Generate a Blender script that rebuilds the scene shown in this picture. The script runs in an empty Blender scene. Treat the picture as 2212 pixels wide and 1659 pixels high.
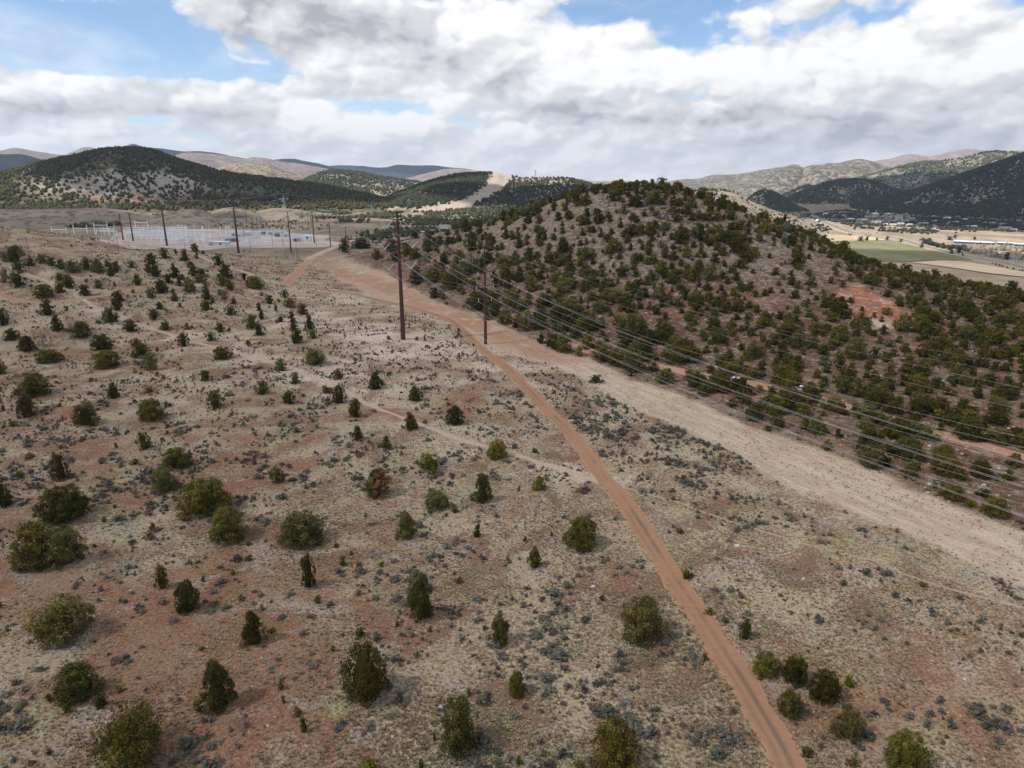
import bpy, math, random
import numpy as np

rng = np.random.default_rng(11)
random.seed(11)
scene = bpy.context.scene
COL = scene.collection

# ------------------------------------------------------------------ camera
CAMZ = 60.0
FV, CX, CY = 1474.7, 1106.0, 829.5        # survey units: a frame 2212 wide
PITCH = math.atan((CY - 385.0) / FV)
SP, CP = math.sin(PITCH), math.cos(PITCH)


def ray(vx, vy):
    a = (np.asarray(vx, float) - CX) / FV
    b = (CY - np.asarray(vy, float)) / FV
    return np.stack([a, CP + SP * b, -SP + CP * b], -1)


def project(p):
    p = np.asarray(p, float)
    x, y, z = p[..., 0], p[..., 1], p[..., 2] - CAMZ
    f = y * CP - z * SP
    u = y * SP + z * CP
    f = np.where(f < 1, 1, f)
    return CX + FV * x / f, CY - FV * u / f


def at_dist(vx, vy, D):
    r = ray(vx, vy)
    t = D / r[..., 1]
    q = r * np.asarray(t)[..., None]
    q[..., 2] += CAMZ
    return q


# ------------------------------------------------------------------ noise
def _hash(ix, iy, seed):
    h = (ix.astype(np.int64) * 374761393 + iy.astype(np.int64) * 668265263 + seed * 1442695041) & 0xFFFFFFFF
    h = ((h ^ (h >> 13)) * 1274126177) & 0xFFFFFFFF
    h = h ^ (h >> 16)
    return (h & 0xFFFFFF) / float(0xFFFFFF)


def vnoise(x, y, seed=0):
    x = np.asarray(x, float)
    y = np.asarray(y, float)
    ix, iy = np.floor(x), np.floor(y)
    fx, fy = x - ix, y - iy
    fx = fx * fx * (3 - 2 * fx)
    fy = fy * fy * (3 - 2 * fy)
    a = _hash(ix, iy, seed)
    b = _hash(ix + 1, iy, seed)
    c = _hash(ix, iy + 1, seed)
    d = _hash(ix + 1, iy + 1, seed)
    return (a * (1 - fx) + b * fx) * (1 - fy) + (c * (1 - fx) + d * fx) * fy


def fbm(x, y, seed=0, octv=4):
    s, a, n = 0.0, 0.5, 0.0
    for k in range(octv):
        s = s + a * vnoise(x * 2 ** k, y * 2 ** k, seed + k * 17)
        n += a
        a *= 0.5
    return s / n


def sstep(a, b, x):
    t = np.clip((x - a) / (b - a), 0, 1)
    return t * t * (3 - 2 * t)


# ------------------------------------------------------------------ terrain height
ctl = []
# foreground flat
for X in (-330, -220, -110, 0, 110, 220, 330, 450):
    for Y in (-260, -120, 0, 70, 130):
        ctl.append((X, Y, 0.0))
for X, Y, Z in ((-90, 190, .4), (-40, 210, 0), (10, 215, 0), (-20, 270, 0), (-60, 290, 0), (60, 170, 0), (110, 160, 0), (170, 140, 0),
                (-180, 175, 0), (-110, 240, .5), (-60, 360, 0), (-90, 420, 0), (-130, 480, 0), (-150, 560, 0), (-240, 640, 0), (-380, 700, 0), (-520, 720, 0), (0, 700, -2),
                (-60, 640, 0), (-90, 560, 0)):
    ctl.append((X, Y, Z))
# wooded hill on the right: skyline, then foot and back
for vx, vy, D in ((860, 530, 555), (951, 497, 534), (1081, 477, 500), (1171, 452, 470), (1238, 427, 440), (1284, 411, 420), (1354, 404.5, 400),
                  (1471, 414, 390), (1541, 431, 385), (1618, 467, 380), (1708, 493, 375), (1758, 520, 370), (1808, 538, 365), (1891, 575, 355),
                  (2025, 611, 345), (2212, 642, 335), (2400, 672, 325)):
    p = at_dist(vx, vy, D)
    ctl.append(tuple(p))
    k = 1.28
    ctl.append((p[0] * k + 10, p[1] * k + 30, min(p[2] * .25 - 20, 0) if vx > 1000 else -1))
    ctl.append((p[0] * 1.6 + 20, p[1] * 1.6 + 60, -40 if vx > 1250 else (-8 if vx > 1000 else 0)))
for vx, vy in ((800, 580), (880, 622), (960, 660), (1037, 692), (1110, 722), (1180, 756), (1280, 785), (1400, 835), (1540, 885), (1700, 955), (1900, 1030), (2100, 1110), (2300, 1190)):
    r = ray(vx, vy)
    t = CAMZ / -r[2]
    ctl.append((r[0] * t, r[1] * t, 0))
for X, Y, Z in ((180, 215, 2.5), (250, 240, 2.5), (320, 230, 1), (420, 230, 0)):
    ctl.append((X, Y, Z))
# rise on the left
for vx, vy, D in ((-120, 474, 410), (0, 479, 420), (90, 492, 430), (187, 509, 440), (267, 519, 452), (360, 532, 470), (443, 539, 490), (520, 551, 520),
                  (30, 562, 345), (150, 575, 345), (300, 580, 360), (440, 570, 400), (480, 592, 372), (20, 650, 295), (250, 650, 300), (400, 640, 318),
                  (100, 730, 255), (330, 735, 255), (560, 640, 335), (600, 580, 455)):
    ctl.append(tuple(at_dist(vx, vy, D)))
for X, Y, Z in ((-340, 590, 0), (-470, 600, 0), (-260, 620, 0), (-480, 400, 34), (-500, 250, 18), (-640, 420, 34), (-600, 620, 0)):
    ctl.append((X, Y, Z))
ctl = np.array(ctl, float)


def _tps_k(r2):
    return 0.5 * r2 * np.log(r2 + 1e-9)


_S = 100.0
_P = ctl[:, :2] / _S
_n = len(_P)
_A = np.zeros((_n + 3, _n + 3))
_d2 = ((_P[:, None] - _P[None]) ** 2).sum(-1)
_A[:_n, :_n] = _tps_k(_d2) + np.eye(_n) * 0.006
_A[:_n, _n] = 1
_A[:_n, _n + 1:] = _P
_A[_n:, :_n] = _A[:_n, _n:].T
_W = np.linalg.solve(_A, np.r_[ctl[:, 2], 0, 0, 0])


def tps(x, y):
    sh = np.shape(x)
    q = np.stack([np.ravel(x), np.ravel(y)], -1) / _S
    out = np.empty(len(q))
    for i in range(0, len(q), 20000):
        b = q[i:i + 20000]
        d2 = ((b[:, None] - _P[None]) ** 2).sum(-1)
        out[i:i + 20000] = _tps_k(d2) @ _W[:_n] + _W[_n] + b @ _W[_n + 1:]
    return out.reshape(sh)


VALLEY = -45.0


def zfar(x, y):
    yy = np.maximum(y, 1.0)
    return VALLEY * sstep(0.13, 0.36, x / yy) * sstep(380, 640, np.hypot(x, y))


def H(x, y):
    x = np.asarray(x, float)
    y = np.asarray(y, float)
    r = np.hypot(x, y)
    w = 1 - sstep(480, 720, r)
    z = zfar(x, y)
    m = w > 0
    if np.any(m):
        zz = np.zeros(np.shape(x))
        xs, ys = np.atleast_1d(x)[np.atleast_1d(m)], np.atleast_1d(y)[np.atleast_1d(m)]
        t = tps(xs, ys)
        zz = np.atleast_1d(zz)
        zz[np.atleast_1d(m)] = t
        zz = zz.reshape(np.shape(x))
        z = z * (1 - w) + zz * w
    # gentle natural undulation
    z = z + (fbm(x / 38., y / 38., 5, 3) - .5) * 2.2 * sstep(60, 200, r) * (1 - sstep(420, 700, r))
    z = z + (fbm(x / 9., y / 9., 9, 2) - .5) * 0.5 * (1 - sstep(380, 520, r))
    return z


def hit(vx, vy, tmax=9000.):
    """where a sight line meets the ground"""
    vx = np.atleast_1d(np.asarray(vx, float))
    vy = np.atleast_1d(np.asarray(vy, float))
    r = ray(vx, vy)
    r = r / np.hypot(r[:, 0], r[:, 1])[:, None]
    ts = np.geomspace(30, tmax, 700)
    lo = np.full(len(vx), ts[0])
    hi = np.full(len(vx), tmax)
    done = np.zeros(len(vx), bool)
    P = r[:, None, :] * ts[None, :, None]
    hh = H(P[..., 0], P[..., 1])
    below = (P[..., 2] + CAMZ) < hh
    for i in range(len(vx)):
        k = np.argmax(below[i])
        if below[i, k]:
            hi[i] = ts[k]
            lo[i] = ts[max(k - 1, 0)]
            done[i] = True
    for _ in range(18):
        m = .5 * (lo + hi)
        q = r * m[:, None]
        b = (q[:, 2] + CAMZ) < H(q[:, 0], q[:, 1])
        hi = np.where(b, m, hi)
        lo = np.where(b, lo, m)
    q = r * hi[:, None]
    q[:, 2] = H(q[:, 0], q[:, 1])
    return q


def inpoly(x, y, poly):
    poly = np.asarray(poly)
    res = np.zeros(np.shape(x), bool)
    n = len(poly)
    j = n - 1
    for i in range(n):
        xi, yi, xj, yj = poly[i, 0], poly[i, 1], poly[j, 0], poly[j, 1]
        c = ((yi > y) != (yj > y)) & (x < (xj - xi) * (y - yi) / (yj - yi + 1e-12) + xi)
        res ^= c
        j = i
    return res


def dist_line(x, y, line):
    line = np.asarray(line)[:, :2]
    best = np.full(np.shape(x), 1e9)
    for a, b in zip(line[:-1], line[1:]):
        d = b - a
        L = (d ** 2).sum() + 1e-9
        t = np.clip(((x - a[0]) * d[0] + (y - a[1]) * d[1]) / L, 0, 1)
        best = np.minimum(best, np.hypot(x - a[0] - t * d[0], y - a[1] - t * d[1]))
    return best


def smooth_line(pts, step):
    """Catmull-Rom resample of a polyline"""
    p = np.asarray(pts, float)
    p = np.vstack([2 * p[0] - p[1], p, 2 * p[-1] - p[-2]])
    out = []
    for i in range(1, len(p) - 2):
        n = max(2, int(np.hypot(*(p[i + 1] - p[i])[:2]) / step))
        for k in range(n):
            t = k / n
            out.append(.5 * ((2 * p[i]) + (-p[i - 1] + p[i + 1]) * t + (2 * p[i - 1] - 5 * p[i] + 4 * p[i + 1] - p[i + 2]) * t * t
                             + (-p[i - 1] + 3 * p[i] - 3 * p[i + 1] + p[i + 2]) * t ** 3))
    out.append(p[-2])
    return np.array(out)


# ------------------------------------------------------------------ object helpers
def mesh_np(name, V, F, mats, smooth=False, mat_idx=None, attrs=None):
    """V (n,3), F (m,3|4) arrays -> mesh"""
    V = np.asarray(V, np.float32)
    F = np.asarray(F, np.int32)
    k = F.shape[1]
    me = bpy.data.meshes.new(name)
    me.vertices.add(len(V))
    me.vertices.foreach_set('co', V.ravel())
    me.loops.add(F.size)
    me.loops.foreach_set('vertex_index', F.ravel())
    me.polygons.add(len(F))
    me.polygons.foreach_set('loop_start', np.arange(0, F.size, k, dtype=np.int32))
    me.polygons.foreach_set('loop_total', np.full(len(F), k, np.int32))
    for m in (mats if isinstance(mats, (list, tuple)) else [mats]):
        me.materials.append(m)
    if mat_idx is not None:
        me.polygons.foreach_set('material_index', np.asarray(mat_idx, np.int32))
    me.update(calc_edges=True)
    if smooth:
        me.polygons.foreach_set('use_smooth', np.ones(len(F), bool))
    if attrs:
        for an, (dom, arr) in attrs.items():
            at = me.attributes.new(an, 'FLOAT_COLOR', dom)
            a = np.ones((len(arr), 4), np.float32)
            a[:, :arr.shape[1]] = arr
            at.data.foreach_set('color', a.ravel())
    me.validate()
    return me


def link(name, me, parent=None, loc=None):
    o = bpy.data.objects.new(name, me)
    COL.objects.link(o)
    if parent is not None:
        o.parent = parent
    if loc is not None:
        o.location = loc
    return o


def tag(o, label, cat, group=None, kind=None):
    o['label'] = label
    o['category'] = cat
    if group:
        o['group'] = group
    if kind:
        o['kind'] = kind
    return o


def struct(o, kind='structure'):
    o['kind'] = kind
    return o


def thing(name, label, cat, loc, rz=0., group=None):
    o = bpy.data.objects.new(name, None)
    COL.objects.link(o)
    o.empty_display_size = .3
    o.location = loc
    o.rotation_euler = (0, 0, rz)
    return tag(o, label, cat, group)


class MB:
    """collects quads / tris"""

    def __init__(s):
        s.v, s.f = [], []

    def box(s, x0, y0, z0, x1, y1, z1):
        b = len(s.v)
        s.v += [(x0, y0, z0), (x1, y0, z0), (x1, y1, z0), (x0, y1, z0), (x0, y0, z1), (x1, y0, z1), (x1, y1, z1), (x0, y1, z1)]
        for q in ((3, 2, 1, 0), (4, 5, 6, 7), (0, 1, 5, 4), (1, 2, 6, 5), (2, 3, 7, 6), (3, 0, 4, 7)):
            s.f.append(tuple(b + i for i in q))
        return s

    def tube(s, pts, radii, n=8, caps=True):
        pts = [np.array(p, float) for p in pts]
        if not hasattr(radii, '__len__'):
            radii = [radii] * len(pts)
        rings = []
        for i, p in enumerate(pts):
            d = pts[min(i + 1, len(pts) - 1)] - pts[max(i - 1, 0)]
            d = d / (np.linalg.norm(d) + 1e-9)
            up = np.array((0, 0, 1.)) if abs(d[2]) < .95 else np.array((1., 0, 0))
            a = np.cross(d, up)
            a /= np.linalg.norm(a)
            b = np.cross(a, d)
            base = len(s.v)
            for k in range(n):
                t = 2 * math.pi * k / n
                s.v.append(tuple(p + radii[i] * (math.cos(t) * a + math.sin(t) * b)))
            rings.append(base)
        for r0, r1 in zip(rings[:-1], rings[1:]):
            for k in range(n):
                s.f.append((r0 + k, r1 + k, r1 + (k + 1) % n, r0 + (k + 1) % n))
        if caps:
            s.f.append(tuple(rings[0] + k for k in range(n)))
            s.f.append(tuple(rings[-1] + k for k in reversed(range(n))))
        return s

    def poly(s, vs, fs):
        b = len(s.v)
        s.v += [tuple(v) for v in vs]
        s.f += [tuple(b + i for i in f) for f in fs]
        return s

    def mesh(s, name, mat, smooth=False):
        me = bpy.data.meshes.new(name)
        me.from_pydata(s.v, [], s.f)
        me.materials.append(mat)
        me.update()
        if smooth:
            me.polygons.foreach_set('use_smooth', np.ones(len(me.polygons), bool))
        return me

    def build(s, name, mat, parent=None, loc=None, smooth=False):
        return link(name, s.mesh(name, mat, smooth), parent, loc)


# ------------------------------------------------------------------ materials
class NT:
    def __init__(s, name):
        s.m = bpy.data.materials.new(name)
        s.m.use_nodes = True
        s.t = s.m.node_tree
        s.t.nodes.clear()
        s.out = s.n('ShaderNodeOutputMaterial')

    def n(s, typ, **kw):
        nd = s.t.nodes.new(typ)
        for k, v in kw.items():
            setattr(nd, k, v)
        return nd

    def set(s, sock, v):
        if isinstance(v, bpy.types.NodeSocket):
            s.t.links.new(v, sock)
        elif isinstance(v, tuple) and len(v) == 3 and sock.type == 'RGBA':
            sock.default_value = (*v, 1)
        else:
            sock.default_value = v

    def math(s, op, a, b=0., c=None, clamp=False):
        nd = s.n('ShaderNodeMath', operation=op, use_clamp=clamp)
        s.set(nd.inputs[0], a)
        s.set(nd.inputs[1], b)
        if c is not None:
            s.set(nd.inputs[2], c)
        return nd.outputs[0]

    def mix(s, f, a, b, mode='MIX'):
        nd = s.n('ShaderNodeMix', data_type='RGBA', blend_type=mode)
        s.set(nd.inputs[0], f)
        s.set(nd.inputs[6], a)
        s.set(nd.inputs[7], b)
        return nd.outputs[2]

    def noise(s, vec, scale, detail=4, rough=.55, dist=0.):
        nd = s.n('ShaderNodeTexNoise')
        s.set(nd.inputs['Vector'], vec)
        nd.inputs['Scale'].default_value = scale
        nd.inputs['Detail'].default_value = detail
        nd.inputs['Roughness'].default_value = rough
        nd.inputs['Distortion'].default_value = dist
        return nd.outputs[0]

    def ramp(s, x, a, b):
        nd = s.n('ShaderNodeMapRange', interpolation_type='SMOOTHSTEP')
        s.set(nd.inputs[0], x)
        nd.inputs[1].default_value = a
        nd.inputs[2].default_value = b
        return nd.outputs[0]

    def pos(s, sc=None):
        g = s.n('ShaderNodeNewGeometry').outputs['Position']
        if sc is None:
            return g
        v = s.n('ShaderNodeVectorMath', operation='MULTIPLY')
        s.set(v.inputs[0], g)
        v.inputs[1].default_value = sc
        return v.outputs[0]

    def attr(s, name):
        a = s.n('ShaderNodeAttribute')
        a.attribute_name = name
        return a

    def sep(s, c):
        nd = s.n('ShaderNodeSeparateColor')
        s.set(nd.inputs[0], c)
        return nd.outputs

    def bump(s, h, strength, dist):
        nd = s.n('ShaderNodeBump')
        nd.inputs['Strength'].default_value = strength
        nd.inputs['Distance'].default_value = dist
        s.set(nd.inputs['Height'], h)
        return nd.outputs[0]

    def diffuse(s, col, normal=None):
        nd = s.n('ShaderNodeBsdfDiffuse')
        s.set(nd.inputs[0], col)
        nd.inputs[1].default_value = .6
        if normal is not None:
            s.set(nd.inputs['Normal'], normal)
        s.t.links.new(nd.outputs[0], s.out.inputs[0])
        return s.m

    def principled(s, col, rough=.6, metal=0., normal=None):
        nd = s.n('ShaderNodeBsdfPrincipled')
        s.set(nd.inputs['Base Color'], col)
        s.set(nd.inputs['Roughness'], rough)
        nd.inputs['Metallic'].default_value = metal
        if normal is not None:
            s.set(nd.inputs['Normal'], normal)
        s.t.links.new(nd.outputs[0], s.out.inputs[0])
        return s.m


def simple(name, col, rough=.7, metal=0., var=.15, scale=3.):
    t = NT(name)
    n = t.noise(t.pos(), scale, 3)
    dark = tuple(c * (1 - var) for c in col)
    lite = tuple(min(1, c * (1 + var)) for c in col)
    return t.principled(t.mix(n, dark, lite), rough, metal)


def ground_material():
    t = NT('ground')
    P = t.pos()
    z1 = t.sep(t.attr('zone').outputs['Color'])
    z2 = t.sep(t.attr('zone2').outputs['Color'])
    big = t.noise(P, .022, 5, .6, .6)
    mid = t.noise(P, .085, 5, .62, .8)
    sml = t.noise(P, .55, 4, .6)
    tuft = t.noise(P, 2.3, 3, .65)
    grit = t.noise(P, 7., 2, .6)
    soil = t.mix(mid, (.205, .118, .075), (.315, .205, .14))
    orange = t.mix(sml, (.21, .105, .06), (.325, .18, .11))
    soil = t.mix(t.math('MULTIPLY', t.ramp(big, .45, .7), t.ramp(mid, .38, .62)), soil, orange)
    soil = t.mix(z1[1], soil, orange)
    grass = t.mix(sml, (.33, .26, .17), (.50, .41, .28))
    green = t.mix(sml, (.29, .265, .145), (.45, .405, .235))
    grey = t.mix(sml, (.28, .235, .195), (.45, .385, .32))
    gm = t.ramp(t.math('ADD', t.math('MULTIPLY', mid, .62), t.math('MULTIPLY', tuft, .38)), .44, .56)
    gm = t.math('MULTIPLY', gm, t.math('SUBTRACT', 1., t.math('MULTIPLY', z1[1], .8)))
    col = t.mix(gm, soil, grass)
    w = t.noise(t.pos((1.3, .9, 1)), .06, 4, .6)
    col = t.mix(t.math('MULTIPLY', t.ramp(w, .55, .68), t.ramp(tuft, .3, .62)), col, green)
    w2 = t.noise(t.pos((.8, 1.2, 1)), .11, 4, .65)
    col = t.mix(t.math('MULTIPLY', t.ramp(w2, .53, .66), t.ramp(tuft, .34, .6)), col, grey)
    # pale sandy places
    pale = t.mix(sml, (.50, .39, .30), (.66, .55, .44))
    col = t.mix(t.math('MULTIPLY', z2[0], t.ramp(t.math('ADD', mid, t.math('MULTIPLY', tuft, .5)), .5, .85)), col, pale)
    # stony hill ground
    rock = t.mix(t.ramp(sml, .35, .65), (.175, .135, .105), (.34, .28, .22))
    hillsoil = t.mix(t.ramp(mid, .4, .6), (.135, .07, .045), (.20, .12, .08))
    rockc = t.mix(t.ramp(t.math('ADD', t.noise(t.pos((1, 1, 2.2)), .34, 6, .72), t.math('MULTIPLY', z2[0], .085)), .47, .63), hillsoil, rock)
    band = t.noise(t.pos((1, 1, 3.)), .16, 5, .7, 1.2)
    scarc = t.mix(t.ramp(band, .40, .52), (.31, .12, .065), (.40, .18, .10))
    scarc = t.mix(t.ramp(band, .53, .60), scarc, (.54, .41, .33))
    scarc = t.mix(t.ramp(t.noise(P, .21, 4, .6), .58, .66), scarc, (.22, .13, .115))
    hillc = t.mix(t.math('MULTIPLY', z1[1], .9), rockc, scarc)
    col = t.mix(z1[2], col, hillc)
    # mown strip
    xyz = t.n('ShaderNodeSeparateXYZ')
    t.set(xyz.inputs[0], P)
    ac = t.math('ADD', t.math('MULTIPLY', xyz.outputs[0], .88), t.math('MULTIPLY', xyz.outputs[1], .47))
    al = t.math('SUBTRACT', t.math('MULTIPLY', xyz.outputs[1], .88), t.math('MULTIPLY', xyz.outputs[0], .47))

    def streak(sa_, sl_, z):
        c = t.n('ShaderNodeCombineXYZ')
        t.set(c.inputs[0], t.math('MULTIPLY', ac, sa_))
        t.set(c.inputs[1], t.math('MULTIPLY', al, sl_))
        c.inputs[2].default_value = z
        return c.outputs[0]
    mead = t.mix(t.ramp(t.noise(streak(.5, .085, 1.), 1., 6, .68), .38, .62), (.47, .345, .25), (.61, .48, .36))
    mead = t.mix(t.math('MULTIPLY', t.ramp(t.noise(streak(.25, .05, 4.), 1., 5, .62, .3), .52, .64), .7), mead, (.40, .345, .225))
    mead = t.mix(t.math('MULTIPLY', t.ramp(t.noise(streak(1.1, .05, 8.), 1., 4, .6, .2), .58, .66), .55), mead, (.40, .27, .19))
    mead = t.mix(t.math('MULTIPLY', t.ramp(tuft, .35, .7), .45), mead, (.36, .28, .20))
    mead = t.mix(t.math('MULTIPLY', t.ramp(t.noise(P, .05, 5, .65, .5), .52, .66), .5), mead, (.44, .29, .20))
    mead = t.mix(t.math('MULTIPLY', z2[1], t.ramp(mid, .3, .55)), mead, (.40, .235, .145))
    col = t.mix(z1[0], col, mead)
    # low dry scrub of the plain (distant)
    scr = t.mix(t.ramp(t.noise(t.pos((1, .35, 1)), .02, 6, .65), .42, .6), (.23, .18, .13), (.36, .29, .21))
    scr = t.mix(t.math('MULTIPLY', t.ramp(t.noise(P, .11, 4, .7), .5, .62), .55), scr, (.17, .145, .11))
    col = t.mix(z2[2], col, scr)
    # small dry plants and litter
    col = t.mix(t.math('MULTIPLY', t.ramp(t.noise(P, 1.55, 4, .72), .56, .68), t.math('SUBTRACT', .62, t.math('MULTIPLY', z1[0], .5))), col, (.15, .125, .105))
    f = t.math('ADD', .56, t.math('MULTIPLY', t.math('ADD', t.ramp(tuft, .3, .7), t.ramp(grit, .3, .7)), .42))
    v = t.n('ShaderNodeVectorMath', operation='SCALE')
    t.set(v.inputs[0], col)
    t.set(v.inputs['Scale'], f)
    h = t.math('ADD', tuft, t.math('MULTIPLY', t.noise(P, 1.5, 4, .7), 1.2))
    return t.diffuse(v.outputs[0], t.bump(h, .85, .22))


def track_material(name, a, b, rut):
    t = NT(name)
    P = t.pos()
    n = t.noise(P, 1.2, 5, .6)
    c = t.mix(n, a, b)
    u = t.sep(t.attr('across').outputs['Color'])
    c = t.mix(t.math('MULTIPLY', u[1], t.ramp(t.noise(P, .05, 5, .65), .40, .62)), c, rut)
    c = t.mix(t.math('MULTIPLY', u[2], .6), c, tuple(min(1, k * 1.18) for k in b))
    return t.diffuse(c, t.bump(t.noise(P, 3., 4), .6, .15))


def foliage_material():
    t = NT('foliage')
    a = t.attr('leaf').outputs['Color']
    o = t.n('ShaderNodeObjectInfo').outputs['Color']
    c = t.mix(1., a, o, 'MULTIPLY')
    d = t.n('ShaderNodeBsdfDiffuse')
    t.set(d.inputs[0], c)
    tr = t.n('ShaderNodeBsdfTranslucent')
    t.set(tr.inputs[0], c)
    mx = t.n('ShaderNodeMixShader')
    mx.inputs[0].default_value = .12
    t.t.links.new(d.outputs[0], mx.inputs[1])
    t.t.links.new(tr.outputs[0], mx.inputs[2])
    t.t.links.new(mx.outputs[0], t.out.inputs[0])
    return t.m


def hill_material(name, lo, hi, scrub, amount, scale=.05, pale=None, mixv=.9):
    t = NT(name)
    P = t.pos()
    c = t.mix(t.ramp(t.noise(P, scale * .25, 6, .62), .35, .65), lo, hi)
    z = t.sep(t.attr('zone').outputs['Color'])
    if pale:
        c = t.mix(t.math('MULTIPLY', z[0], t.ramp(t.noise(P, scale * .8, 5, .7), .3, .55)), c, pale)
    c = t.mix(t.math('MULTIPLY', z[1], t.ramp(t.noise(P, scale * .5, 5, .7), .42, .6)), c, (.42, .19, .11))
    m = t.ramp(t.noise(P, scale, 5, .75), .62 - amount * .3, .70 - amount * .3)
    m = t.math('MULTIPLY', m, t.math('SUBTRACT', 1., z[2]))
    c = t.mix(t.math('MULTIPLY', m, mixv), c, scrub)
    return t.diffuse(c)


M = {}
M['ground'] = ground_material()
M['road'] = track_material('dirt_road', (.30, .165, .095), (.43, .26, .16), (.18, .125, .092))
M['path'] = track_material('footpath', (.42, .305, .225), (.53, .405, .305), (.40, .29, .22))
M['faintpath'] = track_material('faint_path', (.36, .27, .19), (.44, .345, .245), (.34, .25, .18))
M['redpath'] = track_material('red_track', (.37, .21, .135), (.47, .285, .19), (.32, .19, .12))
M['foliage'] = foliage_material()
M['bark'] = simple('bark', (.16, .115, .085), .9)
M['twig'] = simple('dead_wood', (.30, .265, .24), .9)
M['corten'] = simple('weathered_steel', (.066, .024, .019), .8, 0., .4, .6)
M['rust'] = simple('rust_red_steel', (.15, .045, .028), .8, 0., .3, .6)
M['wood'] = simple('pole_wood', (.15, .085, .055), .85)
M['wire'] = simple('aluminium_wire', (.55, .54, .53), .5, .2)
M['wirefaint'] = simple('steel_wire', (.42, .41, .40), .5, .3)
M['glass'] = simple('glass_insulator', (.50, .66, .56), .2)
M['glassw'] = simple('grey_insulator', (.62, .64, .68), .25)
M['galv'] = simple('galvanised_steel', (.80, .84, .87), .55)
M['tower'] = simple('tower_steel', (.30, .34, .38), .6, .1)
M['white'] = simple('white_paint', (.78, .78, .77), .5)
M['bluegrey'] = simple('blue_grey_paint', (.22, .30, .40), .5)
M['lightgrey'] = simple('light_grey_paint', (.58, .62, .66), .5)
M['teal'] = simple('teal_paint', (.05, .40, .41), .5)
M['tealwall'] = simple('teal_cladding', (.03, .16, .17), .6)
M['bluewall'] = simple('blue_cladding', (.035, .10, .16), .6)
M['tanwall'] = simple('tan_wall', (.45, .36, .27), .8)
M['greywall'] = simple('grey_wall', (.36, .34, .33), .8)
M['darkglass'] = simple('window_glass', (.03, .035, .04), .15)
M['roofwhite'] = simple('pale_metal_roof', (.74, .76, .79), .45)
M['roofgrey'] = simple('grey_shingle', (.33, .33, .35), .8)
M['roofteal'] = simple('green_roof', (.20, .36, .37), .6)
M['asphalt'] = simple('asphalt', (.17, .165, .17), .9, 0., .2, .2)
M['tyre'] = simple('tyre', (.02, .02, .02), .9)
M['carpaint'] = simple('car_paint', (.72, .74, .77), .25)
M['cardark'] = simple('dark_car_paint', (.05, .07, .12), .25)
M['signgreen'] = simple('green_sign', (.01, .30, .10), .5)

# ------------------------------------------------------------------ survey lines (frame units) carried to the ground
def ground_line(vpts):
    a = np.array(vpts, float)
    return hit(a[:, 0], a[:, 1])


V_MEADOW = [(705, 580), (722, 566), (739, 562), (780, 572), (819, 584), (849, 600), (879, 620), (929, 646), (959, 656), (1009, 676), (1037, 688), (1077, 702), (1117, 720),
            (1157, 738), (1180, 752), (1280, 776), (1360, 818), (1440, 844), (1540, 882), (1628, 927), (1775, 970), (1908, 1030), (2041, 1083),
            (2101, 1106), (2212, 1150), (2400, 1225), (2400, 1345), (2212, 1266), (2155, 1240), (2041, 1195), (1928, 1145), (1825, 1103), (1741, 1070),
            (1675, 1037), (1608, 987), (1520, 948), (1440, 916), (1380, 884), (1320, 856), (1240, 812), (1180, 785), (1117, 768), (1070, 752), (1049, 752),
            (1032, 742), (1006, 716), (985, 700), (955, 684), (919, 671), (879, 660), (819, 646), (779, 626), (749, 610), (720, 592)]
V_ROAD = [(600, 610), (619, 613), (679, 622), (759, 634), (819, 649), (879, 662), (919, 674), (952, 684), (980, 697), (1007, 721), (1030, 744), (1057, 767),
          (1087, 788), (1117, 817), (1154, 855), (1187, 891), (1227, 930), (1257, 968), (1287, 1008), (1316, 1045), (1349, 1085), (1378, 1128), (1405, 1171),
          (1431, 1211), (1455, 1248), (1480, 1284), (1515, 1338), (1552, 1395), (1588, 1451), (1626, 1512), (1658, 1567), (1688, 1620), (1708, 1659), (1775, 1790)]
V_SPUR = [(619, 613), (633, 597), (650, 580), (668, 563), (690, 552)]
V_SUBROAD = [(668, 560), (690, 548), (711, 539), (747, 523), (775, 517), (830, 508)]
V_PAD = [(640, 551), (672, 546), (711, 541), (738, 546), (742, 560), (722, 566), (705, 580), (690, 578), (676, 570), (655, 562)]
V_TRAIL = [(20, 576), (53, 589), (117, 613), (167, 639), (200, 659), (233, 679), (267, 693), (317, 706), (383, 728), (450, 746), (533, 769), (600, 786), (650, 806),
           (700, 826), (750, 848), (804, 878), (854, 896), (910, 918), (970, 941), (1050, 964), (1120, 984), (1204, 1011), (1300, 1043)]
V_TRAIL2 = [(1305, 1044), (1390, 1065), (1475, 1089), (1588, 1130), (1717, 1168), (1815, 1195), (1890, 1212), (1977, 1248), (2117, 1289), (2260, 1325)]
V_SIDE = [(-40, 622), (0, 636), (33, 649), (100, 653), (167, 646), (233, 638), (283, 626), (338, 612)]
V_UPPER = [(425, 552), (433, 554), (500, 579), (567, 604), (622, 615)]
V_HILLROAD = [(1180, 730), (1276, 760), (1404, 788), (1525, 813), (1602, 823), (1662, 837), (1735, 853), (1808, 873), (1915, 903), (1975, 920), (2042, 940), (2125, 963), (2260, 1000)]
V_SCAR = [(1793, 630), (1860, 612), (1890, 632), (1958, 663), (1985, 697), (1943, 694), (1863, 690), (1811, 660)]
V_GREENPATCH = [(1863, 687), (1929, 691), (1931, 712), (1880, 708)]
V_SUBPAD = [(205, 520), (250, 505), (350, 497), (480, 495), (560, 500), (640, 505), (715, 509), (700, 520), (740, 524), (722, 532), (680, 536), (560, 536), (450, 540), (330, 540), (250, 530)]
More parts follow.
